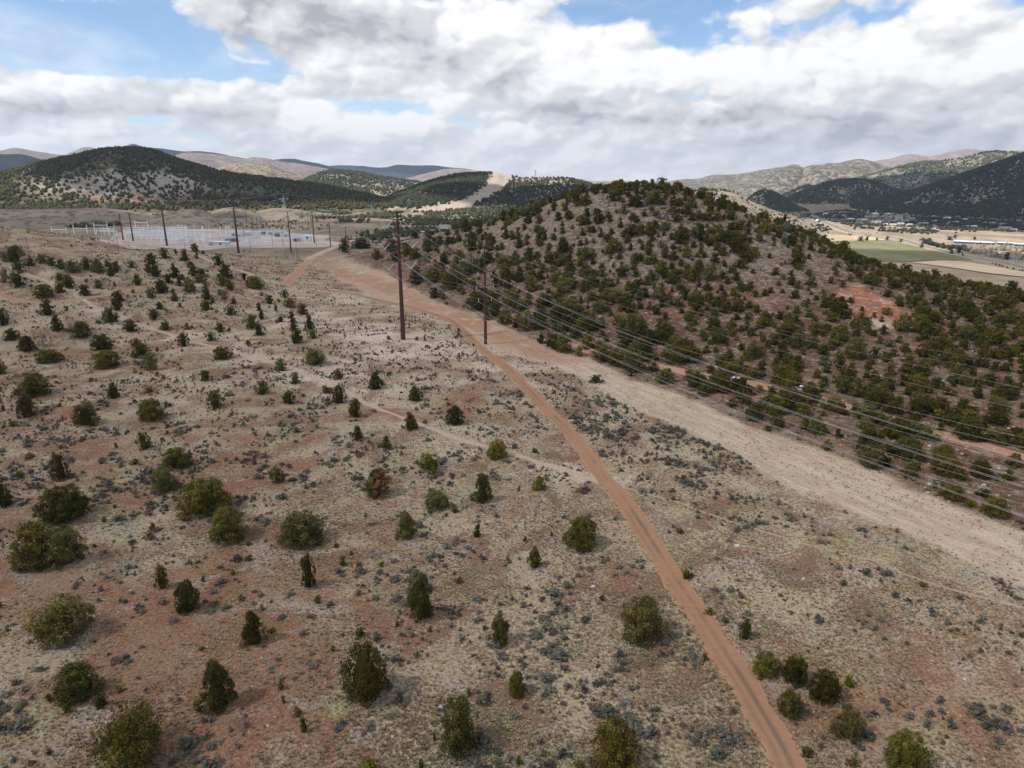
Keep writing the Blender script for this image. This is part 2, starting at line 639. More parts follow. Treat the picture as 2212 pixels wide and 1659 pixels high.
V_FIELDS = {
    'green_field': [(1778, 522), (1888, 520), (1937, 523), (2000, 538), (2055, 550), (2099, 562), (2055, 563), (2000, 564), (1945, 566), (1886, 565), (1830, 556), (1780, 535)],
    'stubble_field': [(1735, 508), (1857, 509.5), (1918, 518.5), (1888, 519.6), (1778, 521.6), (1735, 524)],
    'fallow_field': [(1880, 566.5), (1945, 567), (1966, 568.5), (2000, 573), (2040, 579), (2077, 584), (2140, 594), (2212, 601), (2300, 613), (2300, 690), (2212, 668), (2025, 624), (1891, 590)],
    'pale_field': [(1967, 567.8), (2044, 564), (2099, 568.5), (2160, 579), (2212, 588.5), (2300, 604), (2300, 612), (2212, 599.5), (2140, 592), (2077, 582.5)],
    'verge_field': [(2060, 563.5), (2104, 563.5), (2160, 573), (2212, 583), (2300, 600), (2300, 603), (2212, 587), (2160, 578), (2099, 567)],
}
V_HIGHWAY = [(1738, 463), (1752, 469), (1780, 480), (1813, 494), (1849, 505), (1901, 510), (1945, 518), (1989, 531), (2055, 547), (2110, 558), (2165, 568.5), (2212, 579), (2320, 604)]

L_ROAD = smooth_line(ground_line(V_ROAD)[:, :2], 1.5)
L_SPUR = smooth_line(ground_line(V_SPUR)[:, :2], 2)
L_SUBROAD = smooth_line(ground_line(V_SUBROAD)[:, :2], 3)
L_TRAIL = smooth_line(ground_line(V_TRAIL)[:, :2], 1.2)
L_TRAIL2 = smooth_line(ground_line(V_TRAIL2)[:, :2], 1.2)
L_SIDE = smooth_line(ground_line(V_SIDE)[:, :2], 2)
L_UPPER = smooth_line(ground_line(V_UPPER)[:, :2], 2)
L_HILLROAD = smooth_line(ground_line(V_HILLROAD)[:, :2], 2)
P_MEADOW = ground_line(V_MEADOW)[:, :2]
P_PAD = ground_line(V_PAD)[:, :2]
P_SCAR = ground_line(V_SCAR)[:, :2]
P_GREENPATCH = ground_line(V_GREENPATCH)[:, :2]
P_SUBPAD = ground_line(V_SUBPAD)[:, :2]


def floor_line(vpts):
    r = ray(*np.array(vpts, float).T)
    return (r * ((VALLEY - CAMZ) / r[:, 2])[:, None])[:, :2]


L_HIGHWAY = smooth_line(floor_line(V_HIGHWAY), 12)
P_FIELDS = {k: floor_line(v) for k, v in V_FIELDS.items()}


def soft_poly(x, y, poly, soft, wob=0., seed=3):
    """1 inside, 0 outside, with an uneven soft edge (metres)"""
    lo = poly.min(0) - soft * 3 - 3 * wob
    hi = poly.max(0) + soft * 3 + 3 * wob
    out = np.zeros(x.shape)
    m = (x > lo[0]) & (x < hi[0]) & (y > lo[1]) & (y < hi[1])
    if not m.any():
        return out
    xs, ys = x[m], y[m]
    xs = xs + (fbm(xs / 7., ys / 7., seed) - .5) * 2 * wob
    ys = ys + (fbm(xs / 7. + 40, ys / 7., seed) - .5) * 2 * wob
    ins = inpoly(xs, ys, poly)
    d = dist_line(xs, ys, np.vstack([poly, poly[:1]]))
    out[m] = sstep(-soft, soft, np.where(ins, d, -d))
    return out


# where the hill's skyline and foot run (used for its stony ground)
P_HILL = np.vstack([ground_line([(745, 556), (800, 578), (880, 621), (960, 657), (1037, 689), (1117, 722), (1180, 753), (1280, 778), (1360, 820), (1540, 884), (1628, 929),
                                 (1775, 974), (1908, 1034), (2041, 1086), (2212, 1152), (2500, 1260)])[:, :2],
                    np.array([(900, 120), (760, 620), (300, 820), (-60, 640)])])

# ------------------------------------------------------------------ ground sheet
az = np.concatenate([np.linspace(-180, -62, 40, endpoint=False), np.linspace(-62, -42, 70, endpoint=False), np.linspace(-42, 42, 520, endpoint=False),
                     np.linspace(42, 62, 70, endpoint=False), np.linspace(62, 180, 40, endpoint=False)])
az = np.radians(az)
rad = np.concatenate([np.geomspace(4, 50, 22, endpoint=False), np.geomspace(50, 720, 330, endpoint=False), np.geomspace(720, 16000, 150)])
A, R = np.meshgrid(az, rad)
GX, GY = R * np.sin(A), R * np.cos(A)
GZ = H(GX, GY)
na, nr = len(az), len(rad)
GV = np.stack([GX.ravel(), GY.ravel(), GZ.ravel()], -1)
i0 = np.arange(nr - 1)[:, None] * na
j0 = np.arange(na)[None, :]
j1 = (j0 + 1) % na
GF = np.stack([i0 + j0, i0 + na + j0, i0 + na + j1, i0 + j1], -1).reshape(-1, 4)[:, ::-1]
GV = np.vstack([GV, [[0, 0, float(H(np.array([0.]), np.array([0.]))[0])]]])
cen = len(GV) - 1
capF = np.stack([np.full(na, cen), np.full(na, cen), (np.arange(na) + 1) % na, np.arange(na)], -1)
gx, gy = GV[:, 0], GV[:, 1]
rr = np.hypot(gx, gy)


def redness(x, y):
    """bare red soil: the low left of the slope and patches elsewhere"""
    a = sstep(10, -55, x) * sstep(200, 105, y) * .95 * sstep(.34, .58, fbm(x / 22., y / 22., 31))
    b = sstep(26, 10, np.hypot(x - 40, y - 62)) * .5
    c = .85 * sstep(.58, .70, fbm(x / 17., y / 17., 77)) * (.35 + .65 * sstep(35, -10, x))
    return np.clip(a + b + c, 0, 1)


meadow = soft_poly(gx, gy, P_MEADOW, 1.6, 2.2)
hillm = soft_poly(gx, gy, P_HILL, 6, 5)
scar = soft_poly(gx, gy, P_SCAR, 4, 6)
gpatch = soft_poly(gx, gy, P_GREENPATCH, 3, 2)
pad = soft_poly(gx, gy, P_PAD, 3, 3)
droad = dist_line(gx, gy, L_ROAD)
near = rr < 420
redn = np.zeros(len(gx))
redn += redness(gx, gy) * (1 - meadow) * (rr < 300)
redn = np.clip(redn * (1 - meadow) + scar, 0, 1)
pale = sstep(140, 230, gy) * sstep(-150, -75, gx) * (1 - hillm) * .75 * (rr < 700) * sstep(.42, .6, fbm(gx / 30., gy / 22., 41))
pale = np.clip(pale + .9 * sstep(34, 10, np.hypot(gx + 40, gy - 250)) + .6 * sstep(14, 3, dist_line(gx, gy, L_TRAIL)) * sstep(.4, .6, fbm(gx / 12., gy / 12., 4)), 0, 1)
pale = np.maximum(pale, gpatch * .9)
pale = np.maximum(pale, hillm * sstep(8, 26, GV[:, 2]) * sstep(190, 110, gx))
reddirt = np.zeros(len(gx))
reddirt = np.maximum(reddirt, meadow * sstep(16, 4, dist_line(gx, gy, ground_line([(705, 575), (780, 600), (880, 635), (960, 668), (1037, 700), (1120, 735), (1200, 765)])[:, :2])) * .95)
reddirt = np.maximum(reddirt, pad)
reddirt = np.maximum(reddirt, meadow * sstep(200, 290, gy) * .45)
meadow = np.maximum(meadow, pad)
scrub = sstep(470, 640, rr) * (1 - hillm * sstep(760, 700, rr))
z1 = np.stack([meadow, redn, hillm * (1 - gpatch)], -1)
z2 = np.stack([pale, reddirt, scrub], -1)
GFa = np.vstack([GF])
g_me = mesh_np('ground', GV, GFa, M['ground'], smooth=True, attrs={'zone': ('POINT', z1), 'zone2': ('POINT', z2)})
struct(link('ground', g_me))


# ------------------------------------------------------------------ sheets laid on the ground: roads, paths, fields
def strip(name, line, width, mat, lift=.05, seed=1, wob=.25, sub=6, kind='structure'):
    line = np.asarray(line)
    d = np.gradient(line, axis=0)
    d /= np.hypot(d[:, 0], d[:, 1])[:, None] + 1e-9
    nrm = np.stack([-d[:, 1], d[:, 0]], -1)
    s = np.r_[0, np.cumsum(np.hypot(*np.diff(line, axis=0).T))]
    wl = width * .5 * (1 + wob * 2 * (fbm(s / 2.6, s * 0 + seed, seed, 5) - .5))
    wr = width * .5 * (1 + wob * 2 * (fbm(s / 2.6, s * 0 + seed + 9, seed, 5) - .5))
    u = np.linspace(-1, 1, sub + 1)
    off = np.where(u[None] < 0, u[None] * wl[:, None], u[None] * wr[:, None])
    X = line[:, None, 0] + nrm[:, None, 0] * off
    Y = line[:, None, 1] + nrm[:, None, 1] * off
    lf = lift * (1 - .8 * (np.abs(u[None]) > .99))
    Z = H(X, Y) + lf + 0 * X
    n, k = X.shape
    V = np.stack([X, Y, Z], -1).reshape(-1, 3)
    a = (np.arange(n - 1)[:, None] * k + np.arange(k - 1)[None])
    F = np.stack([a, a + 1, a + k + 1, a + k], -1).reshape(-1, 4)[:, ::-1]
    rut = np.exp(-((u - .16) / .17) ** 2) + .55 * np.exp(-((u + .45) / .15) ** 2)
    att = np.zeros((n, k, 3))
    att[..., 1] = rut[None]
    att[..., 2] = (np.abs(u) > .9)[None]
    me = mesh_np(name, V, F, mat, smooth=True, attrs={'across': ('POINT', att.reshape(-1, 3))})
    return struct(link(name, me), kind)


strip('dirt_road', L_ROAD, 4.0, M['road'], .07, 1, .34, 14)
strip('dirt_road', L_SPUR, 5.5, M['redpath'], .09, 2, .2)
strip('gravel_road', L_SUBROAD, 6.5, M['path'], .10, 3, .2)
strip('footpath', L_TRAIL, 1.5, M['path'], .06, 4, .6, 8)
strip('footpath', L_TRAIL2, .6, M['faintpath'], .04, 5, .6)
strip('side_track', L_SIDE, 2.6, M['redpath'], .08, 6, .3)
strip('side_track', L_UPPER, 2.8, M['path'], .08, 7, .3)
strip('hill_track', L_HILLROAD, 4.6, M['redpath'], .08, 8, .3)


def sheet(name, poly, mat, lift, wob=0., step=None):
    """a flat-lying polygon sheet following the ground, as a fine triangulated grid cut to the outline"""
    import bmesh
    bm = bmesh.new()
    ring = smooth_line(np.vstack([poly, poly[:1]]), step or 15)[:-1]
    vs = [bm.verts.new((p[0], p[1], 0)) for p in ring]
    f = bm.faces.new(vs)
    bmesh.ops.triangulate(bm, faces=[f])
    for v in bm.verts:
        v.co.z = float(H(np.array([v.co.x]), np.array([v.co.y]))[0]) + lift
    me = bpy.data.meshes.new(name)
    for f in bm.faces:
        if f.normal.z < 0:
            f.normal_flip()
    bm.to_mesh(me)
    bm.free()
    me.materials.append(mat)
    return struct(link(name, me))


def field_mat(name, a, b, sc=(.02, .004, 1), band=.9):
    t = NT(name)
    n = t.noise(t.pos(sc), 1., 5, .6)
    c = t.mix(t.ramp(n, .35, .65), a, b)
    n2 = t.noise(t.pos(), .05, 6, .7)
    c = t.mix(t.math('MULTIPLY', t.ramp(n2, .45, .65), .5), c, tuple(k * .75 for k in a))
    return t.diffuse(c)


FM = {'green_field': field_mat('green_crop', (.155, .15, .078), (.21, .195, .11)), 'stubble_field': field_mat('stubble', (.38, .30, .20), (.47, .38, .26)),
      'fallow_field': field_mat('fallow', (.30, .215, .15), (.40, .31, .225), (.004, .02, 1)), 'pale_field': field_mat('straw', (.50, .38, .26), (.60, .47, .33)),
      'verge_field': field_mat('verge', (.32, .24, .16), (.42, .33, .22))}
for k, p in P_FIELDS.items():
    sheet(k, p, FM[k], .6 if k != 'pale_field' else .9)
sheet('gravel_yard', P_SUBPAD, field_mat('pink_gravel', (.40, .32, .27), (.54, .45, .40), (.03, .05, 1)), .3)
strip('highway_verge', L_HIGHWAY, 34, field_mat('verge_grass', (.30, .235, .165), (.38, .305, .22)), .9, 11, .12, 4)
strip('highway', L_HIGHWAY, 15, M['asphalt'], 1.3, 12, .0, 4)


# ------------------------------------------------------------------ hills and mountains beyond
def hill(name, prof, D, base, wf, wb, mat, amp=.12, power=1.0, du=3., nt=46, seed=1, gull=60., zone=None):
    prof = np.asarray(prof, float)
    vx = np.arange(prof[0, 0], prof[-1, 0] + du, du)
    # smooth interpolation of the skyline
    sl = smooth_line(prof, du * .5)
    vy = np.interp(vx, sl[:, 0], sl[:, 1])
    vy = vy + (fbm(vx / 16., vx * 0, seed, 4) - .5) * 1.6
    r = ray(vx, vy)
    hyp = np.hypot(r[:, 0], r[:, 1])
    dx, dy, sl_ = r[:, 0] / hyp, r[:, 1] / hyp, r[:, 2] / hyp
    Dc = np.interp(vx, [d[0] for d in D], [d[1] for d in D]) if hasattr(D, '__len__') else np.full(len(vx), float(D))
    Zr = CAMZ + Dc * sl_
    t = np.linspace(-1, 1, nt)
    w = np.where(t < 0, wf, wb)
    dist = Dc[None] + (t * w)[:, None]
    f = (.5 * (1 + np.cos(np.pi * t))) ** power
    X = dist * dx[None]
    Y = dist * dy[None]
    g = fbm(X / gull, Y / gull * .6, seed + 3, 5) - .5
    g2 = 1 - 2 * np.abs(fbm(X / (gull * 1.7), Y / (gull * 2.6), seed + 8, 4) - .5) - .72
    env = (4 * f * (1 - f))[:, None]
    hgt = np.maximum(Zr - base, 0)
    Z = base - 4 + (hgt[None] + 4) * f[:, None] + hgt[None] * amp * env * (g * 1.3 + g2 * 1.6)
    V = np.stack([X, Y, Z], -1)
    n, k = X.shape
    a = (np.arange(n - 1)[:, None] * k + np.arange(k - 1)[None])
    F = np.stack([a, a + 1, a + k + 1, a + k], -1).reshape(-1, 4)
    V = V.reshape(-1, 3)
    px, py = project(V)
    za = zone(V, px, py) if zone else np.zeros((len(V), 3))
    me = mesh_np(name, V, F, mat, smooth=True, attrs={'zone': ('POINT', za)})
    struct(link(name, me))
    return V, F, px, py


def ell(px, py, cx, cy, rx, ry, soft=.35):
    d = np.hypot((px - cx) / rx, (py - cy) / ry)
    return sstep(1 + soft, 1 - soft, d)


HM = {}
HM['A'] = hill_material('hillside_scrub', (.24, .18, .11), (.36, .28, .19), (.075, .078, .04), .75, .09, (.60, .52, .43))
HM['B'] = hill_material('hillside_tan', (.30, .235, .175), (.42, .34, .26), (.085, .085, .05), .5, .07, (.46, .375, .30))
HM['C'] = hill_material('far_ridge', (.25, .20, .185), (.34, .28, .25), (.12, .105, .095), .5, .04, None, .75)
HM['D'] = hill_material('dark_far_ridge', (.045, .052, .062), (.075, .078, .085), (.03, .042, .05), .5, .02)  # dark conifer cover, with cloud shade and blue haze put into the colour
HM['E'] = hill_material('far_green_slope', (.24, .20, .16), (.33, .28, .235), (.06, .066, .045), .62, .034, None, .85)
HM['F'] = hill_material('brown_slope', (.215, .17, .13), (.31, .25, .19), (.11, .095, .08), .4, .06)


def zoneA(V, px, py):
    z = np.zeros((len(V), 3))
    z[:, 0] = np.clip(ell(px, py, 250, 405, 200, 30) + .6 * ell(px, py, 330, 385, 120, 30), 0, 1)
    z[:, 1] = np.clip(ell(px, py, 300, 432, 260, 12) + ell(px, py, 480, 438, 120, 14) * .8, 0, 1)
    z[:, 2] = z[:, 0] * .6
    return z


SW = [(1086, 376), (1078, 392), (1062, 410), (1040, 424), (1010, 437), (970, 447), (900, 458)]


def zoneB(V, px, py):
    z = np.zeros((len(V), 3))
    d = dist_line(px, py * 1.6, np.array(SW) * [1, 1.6])
    z[:, 0] = np.clip(sstep(30, 17, d + (py - 376) * .16) + .5 * ell(px, py, 1190, 392, 90, 10), 0, 1)
    z[:, 2] = np.clip(sstep(30, 17, d + (py - 376) * .16) * 1.2, 0, 1)
    return z


HA = hill('wooded_hill', [(-330, 432), (-200, 410), (-100, 393), (0, 375), (67, 357), (110, 348), (167, 336), (200, 327), (240, 322), (283, 321), (333, 327), (383, 345), (433, 359),
                          (493, 374), (566, 384), (633, 393), (700, 403), (737, 411), (800, 424), (860, 440), (920, 452)],
          [(-330, 1900), (300, 1820), (700, 1700), (920, 1600)], 0, 430, 600, HM['A'], .22, .85, 3., 70, 21, 110, zoneA)
HB1 = hill('wooded_hill', [(560, 425), (610, 408), (640, 394), (665, 384), (690, 374), (712, 369), (740, 369), (775, 372), (815, 380), (850, 385), (900, 393), (950, 405)],
           2900, 0, 500, 600, HM['B'], .16, .9, 3., 40, 22, 140)
HB2 = hill('cleared_ridge', [(790, 452), (830, 432), (870, 414), (904, 401), (937, 389), (970, 381), (1000, 377), (1030, 375), (1070, 373.5), (1090, 377), (1120, 383), (1147, 385),
                             (1204, 384), (1237, 387), (1270, 396), (1290, 404), (1340, 416), (1420, 435), (1500, 450)],
           [(790, 1700), (1100, 2000), (1500, 1900)], 0, 560, 500, HM['B'], .15, .85, 3., 60, 23, 120, zoneB)
HM_ = []
for i, (pr, D) in enumerate(((
        [(-160, 452), (-60, 450), (0, 452), (60, 453), (120, 451), (180, 450), (233, 451), (280, 456), (330, 465), (370, 474)], 1180),
        ([(320, 472), (350, 464), (380, 456), (410, 452), (440, 456), (470, 466)], 1120), ([(440, 466), (465, 455), (490, 449), (520, 450), (550, 460), (570, 468)], 1150),
        ([(540, 466), (565, 455), (590, 450), (625, 451), (660, 456), (700, 461), (750, 466)], 1200))):
    HM_.append(hill('grassy_mound', pr, D, 0, 150, 170, HM['F'], .06, .9, 3., 24, 40 + i, 40))
hill('far_ridge', [(-350, 330), (-200, 322), (-80, 330), (0, 325), (33, 320), (80, 327), (120, 333), (150, 336), (230, 350), (330, 372)], 8200, 0, 1500, 1500, HM['C'], .15, .9, 4., 30, 51, 500)
hill('far_ridge', [(60, 362), (120, 345), (145, 332), (170, 322), (187, 318), (205, 320), (250, 330), (330, 350), (420, 372)], 6800, 0, 1200, 1400, HM['C'], .15, .9, 4., 30, 52, 400)
hill('dark_ridge', [(-350, 345), (-200, 335), (-80, 333), (0, 333), (50, 334), (90, 345), (140, 356), (200, 372)], 5600, 0, 900, 1200, HM['D'], .15, .9, 4., 30, 53, 400)
hill('dark_ridge', [(200, 345), (240, 330), (262, 321), (285, 311), (310, 317), (350, 321), (400, 327), (440, 327), (480, 333), (520, 341), (560, 346), (620, 343), (650, 346), (690, 354),
                    (720, 361), (800, 378)], 8600, 0, 1500, 1500, HM['D'], .12, .9, 4., 30, 54, 500)
hill('dark_ridge', [(640, 376), (690, 362), (715, 358), (737, 357), (787, 359), (815, 362), (837, 361), (857, 356), (887, 357), (937, 357), (970, 361), (1010, 365), (1050, 372), (1120, 382), (1200, 392)],
     9800, 0, 1600, 1600, HM['D'], .12, .9, 4., 30, 55, 600)
hill('tan_ridge', [(330, 360), (360, 344), (400, 330), (450, 332), (500, 338), (525, 343), (545, 340), (567, 341), (600, 347), (667, 357), (717, 367), (780, 382), (860, 395)], 5200, 0, 1100, 1200, HM['C'], .15, .9, 4., 34, 56, 300)
hill('tan_ridge', [(430, 385), (470, 362), (510, 354), (550, 353), (580, 354), (600, 362), (640, 375), (690, 388)], 3600, 0, 500, 600, HM['B'], .2, .9, 3., 30, 57, 160)
hill('tan_ridge', [(820, 395), (880, 384), (937, 370), (977, 364), (1020, 367), (1054, 373), (1120, 384), (1200, 392)], 4800, 0, 800, 900, HM['C'], .12, .9, 4., 30, 58, 260)
hill('far_green_slope', [(1200, 408), (1277, 397), (1320, 391.5), (1370, 391.5), (1404, 396), (1450, 402), (1500, 408)], 3600, -10, 500, 600, HM['E'], .1, .9, 4., 24, 59, 200)
hill('far_mountain', [(1380, 398), (1440, 392), (1475, 387), (1508, 386.5), (1541, 378), (1591, 376.5), (1641, 367.5), (1688, 361), (1708, 357), (1722, 358), (1735, 363), (1758, 357), (1808, 352), (1851, 346),
                      (1900, 356), (1960, 372), (2040, 392)], 5600, VALLEY, 1500, 1200, HM['E'], .42, .95, 3., 70, 60, 260)
hill('far_mountain', [(1700, 378), (1780, 362), (1830, 349), (1851, 345), (1875, 350), (1900, 346), (1925, 342), (1965, 333), (2008, 338), (2058, 327), (2091, 322), (2141, 326), (2212, 326), (2330, 318), (2450, 330)], 7600, VALLEY, 1800, 1500, HM['C'], .36, .95, 4., 60, 61, 340)
HR2 = hill('lit_ridge', [(1770, 408), (1820, 395), (1858, 383), (1908, 370), (1975, 353), (2041, 348), (2091, 339), (2141, 329), (2180, 330), (2212, 333), (2330, 345), (2450, 355)], 4300, VALLEY, 1100, 900, HM['E'], .26, .95, 3., 50, 62, 260)
HR3 = hill('wooded_slope', [(1790, 455), (1835, 444), (1880, 434), (1908, 427), (1975, 410), (2041, 390), (2108, 367), (2158, 350), (2212, 332), (2300, 308), (2420, 290), (2520, 300)],
           [(1790, 3100), (2212, 2900), (2520, 2700)], VALLEY, 800, 900, HM['B'], .2, .9, 3., 60, 63, 200)
HR4 = hill('wooded_hill', [(1660, 436), (1688, 424), (1725, 407), (1745, 401), (1758, 403), (1790, 393), (1808, 390), (1858, 388.5), (1898, 397), (1941, 412), (2000, 426)], 3500, VALLEY, 420, 500, HM['B'], .16, .9, 3., 36, 64, 140)
HR5 = hill('wooded_hill', [(1590, 441), (1618, 428), (1635, 415), (1651, 410), (1665, 413), (1691, 426), (1718, 445), (1745, 456)], 2500, VALLEY, 200, 260, HM['B'], .14, .9, 3., 30, 65, 90)
HR6 = hill('brown_slope', [(1440, 420), (1495, 413), (1541, 411.5), (1575, 413), (1608, 427), (1641, 443), (1688, 460), (1721, 466), (1760, 474)], 1350, VALLEY, 330, 300, HM['F'], .1, .9, 3., 36, 66, 70)

# ------------------------------------------------------------------ sun, sky, clouds, air
SUN_EL, SUN_AZ = 50.0, -112.0       # azimuth from +Y, clockwise
se, sa = math.radians(SUN_EL), math.radians(SUN_AZ)
SUN = np.array([math.cos(se) * math.sin(sa), math.cos(se) * math.cos(sa), math.sin(se)])
sd = bpy.data.lights.new('sun', 'SUN')
sd.energy = 5.0
sd.angle = math.radians(.6)
sd.color = (1., .955, .89)
so = bpy.data.objects.new('sun', sd)
COL.objects.link(so)
from mathutils import Vector
so.rotation_euler = Vector((-SUN).tolist()).to_track_quat('-Z', 'Y').to_euler()
so.location = (0, 0, 800)


def cloud_material(name, opacity):
    t = NT(name)
    d = t.n('ShaderNodeBsdfDiffuse')
    d.inputs[0].default_value = (.9, .9, .92, 1)
    tr = t.n('ShaderNodeBsdfTransparent')
    lw = t.n('ShaderNodeLayerWeight')
    lw.inputs[0].default_value = .35
    mx = t.n('ShaderNodeMixShader')
    mx.inputs[0].default_value = opacity
    t.t.links.new(tr.outputs[0], mx.inputs[1])
    t.t.links.new(d.outputs[0], mx.inputs[2])
    t.t.links.new(mx.outputs[0], t.out.inputs[0])
    return t.m


M['shade_cloud'] = cloud_material('thin_shade_cloud', .46)
M['shade_cloud2'] = cloud_material('dense_shade_cloud', .74)
CLOUD_ALT = 2600.0


def shade_cloud(cx, cy, rx, ry, seed, mat='shade_cloud2', zg=0.):
    """a flattened cumulus added out of view so that its shade falls round (cx, cy) on the ground"""
    k = (CLOUD_ALT - zg) / SUN[2]
    ox, oy = cx + SUN[0] * k, cy + SUN[1] * k
    nu, nv = 72, 26
    u = np.linspace(0, 2 * np.pi, nu, endpoint=False)
    v = np.linspace(-np.pi / 2, np.pi / 2, nv)
    U, Vv = np.meshgrid(u, v)
    a, b, c = np.cos(Vv) * np.cos(U), np.cos(Vv) * np.sin(U), np.sin(Vv)
    s = 1 + .55 * (fbm(a * 1.6 + 9 + seed, b * 1.6 + c * 1.1 + 5, seed, 5) - .5) + .15 * (fbm(a * 6 + 3, b * 6 + c * 4, seed + 1, 3) - .5)
    X = ox + a * s * rx
    Y = oy + b * s * ry
    Z = CLOUD_ALT + np.where(c > 0, c * s * min(rx, ry) * .5, c * s * min(rx, ry) * .14)
    Vt = np.stack([X, Y, Z], -1).reshape(-1, 3)
    i = np.arange(nv - 1)[:, None] * nu
    j = np.arange(nu)[None]
    F = np.stack([i + j, i + (j + 1) % nu, i + nu + (j + 1) % nu, i + nu + j], -1).reshape(-1, 4)
    struct(link('shade_cloud', mesh_np('shade_cloud', Vt, F, M[mat], smooth=True)))


SHADE_CLOUDS = [(60, 250, 1500, 780, 1), (1500, 2250, 900, 950, 2), (-330, 1950, 330, 300, 3), (170, 1600, 320, 170, 4), (-570, 1560, 330, 250, 5),
          (-4300, 4300, 1500, 1100, 6), (-2900, 8300, 1500, 800, 7), (-700, 9600, 1400, 700, 8), (1640, 3350, 420, 300, 9), (2800, 3700, 420, 260, 10)]
for c in SHADE_CLOUDS:  # unseen clouds, placed to shade the foreground and chosen hills
    shade_cloud(*c, mat='shade_cloud' if c[4] == 1 else 'shade_cloud2')


def build_world():
    w = bpy.data.worlds.new('World')
    scene.world = w
    w.use_nodes = True
    w.cycles.sampling_method = 'MANUAL'
    w.cycles.sample_map_resolution = 256
    t = NT.__new__(NT)
    t.t = w.node_tree
    t.t.nodes.clear()
    t.out = t.n('ShaderNodeOutputWorld')
    sky = t.n('ShaderNodeTexSky', sky_type='NISHITA')
    sky.sun_disc = False
    sky.sun_elevation = se
    sky.sun_rotation = sa
    sky.altitude = 1800
    sky.air_density = 1.0
    sky.dust_density = .3
    sky.ozone_density = 2.5
    tc = t.n('ShaderNodeTexCoord')
    xyz = t.n('ShaderNodeSeparateXYZ')
    t.t.links.new(tc.outputs['Generated'], xyz.inputs[0])
    X, Y, Z = xyz.outputs
    deg = 57.29578
    el = t.math('MULTIPLY', t.math('ARCSINE', Z), deg)
    azm = t.math('MULTIPLY', t.math('ARCTAN2', X, Y), deg)
    e2 = t.math('POWER', t.math('MAXIMUM', el, 0.), .86)      # finer and flatter towards the horizon

    def vec(a, b, sx, sy, sz=0.):
        c = t.n('ShaderNodeCombineXYZ')
        t.set(c.inputs[0], t.math('MULTIPLY', a, sx))
        t.set(c.inputs[1], t.math('MULTIPLY', b, sy))
        c.inputs[2].default_value = sz
        return c.outputs[0]

    def puff(v, detail, rough):
        nd = t.n('ShaderNodeTexVoronoi', feature='F1', voronoi_dimensions='2D')
        t.set(nd.inputs['Vector'], v)
        nd.inputs['Scale'].default_value = 1.
        nd.inputs['Detail'].default_value = detail
        nd.inputs['Roughness'].default_value = rough
        return nd.outputs['Distance']

    wx = t.noise(vec(azm, e2, .35, .8, 21.), 1., 3, .55)
    wy = t.noise(vec(azm, e2, .35, .8, 33.), 1., 3, .55)
    aw = t.math('ADD', azm, t.math('MULTIPLY', t.math('SUBTRACT', wx, .5), 2.4))
    ew = t.math('ADD', e2, t.math('MULTIPLY', t.math('SUBTRACT', wy, .5), .9))

    def field(da, de):
        a, e = t.math('ADD', aw, da), t.math('ADD', ew, de)
        f = t.noise(vec(a, e, .075, .24, 3.1), 1., 7, .54)
        p = puff(vec(a, e, .16, .42, 5.), 3.0, .52)
        return t.math('SUBTRACT', t.math('ADD', t.math('MULTIPLY', f, .8), .30), t.math('MULTIPLY', p, .37))

    def blob(cx, cy, rx, ry, amp):
        dx = t.math('DIVIDE', t.math('SUBTRACT', azm, cx), rx)
        dy = t.math('DIVIDE', t.math('SUBTRACT', el, cy), ry)
        q = t.math('ADD', t.math('MULTIPLY', dx, dx), t.math('MULTIPLY', dy, dy))
        return t.math('MULTIPLY', t.math('EXPONENT', t.math('MULTIPLY', q, -1.)), amp)

    def total(lst):
        s = None
        for b in lst:
            v = blob(*b)
            s = v if s is None else t.math('ADD', s, v)
        return s

    n0 = field(0., 0.)
    n1 = field(-.55, .30)
    n2 = field(-.25, 1.1)
    cover = t.math('ADD', n0, total(BLUE))
    cover = t.math('ADD', cover, t.math('MULTIPLY', t.ramp(el, 4.6, 1.2), .22))
    dens = t.ramp(cover, COV0, COV0 + .18)
    veil = t.math('MULTIPLY', t.ramp(t.noise(vec(azm, e2, .05, .20, 11.), 1., 8, .62, .8), .42, .72), .55)
    dens = t.math('MAXIMUM', dens, t.math('ADD', t.math('MULTIPLY', veil, 1.), t.ramp(el, 3.4, .6), clamp=True))
    rel = t.math('SUBTRACT', n0, n1)
    rel2 = t.math('SUBTRACT', n0, n2)
    lit = t.math('ADD', .70, t.math('MULTIPLY', rel, 1.6))
    lit = t.math('ADD', lit, t.math('MULTIPLY', rel2, .75))
    brk = t.math('ADD', .45, t.math('MULTIPLY', t.ramp(t.noise(vec(aw, ew, .14, .42, 9.), 1., 6, .6), .3, .7), 1.1))
    lit = t.math('ADD', lit, t.math('MULTIPLY', total(GREY), brk))
    lit = t.math('ADD', lit, t.math('MULTIPLY', t.math('SUBTRACT', 1., t.ramp(cover, COV0 + .03, COV0 + .16)), .22), clamp=True)
    ccol = t.mix(t.ramp(lit, .0, .5), (.37, .37, .405), (.60, .605, .63))
    ccol = t.mix(t.ramp(lit, .42, 1.), ccol, (.88, .875, .87))
    ccol = t.mix(t.math('MULTIPLY', t.ramp(el, 4.5, -.5), .35), ccol, (.92, .91, .895))
    ccol = t.mix(t.ramp(el, -.6, -2.), ccol, (.22, .18, .14))
    b1 = t.n('ShaderNodeBackground')
    t.set(b1.inputs[0], sky.outputs[0])
    b1.inputs[1].default_value = SKY_STRENGTH
    b2 = t.n('ShaderNodeBackground')
    t.set(b2.inputs[0], ccol)
    b2.inputs[1].default_value = 1.0
    mx = t.n('ShaderNodeMixShader')
    t.set(mx.inputs[0], dens)
    t.t.links.new(b1.outputs[0], mx.inputs[1])
    t.t.links.new(b2.outputs[0], mx.inputs[2])
    t.t.links.new(mx.outputs[0], t.out.inputs[0])


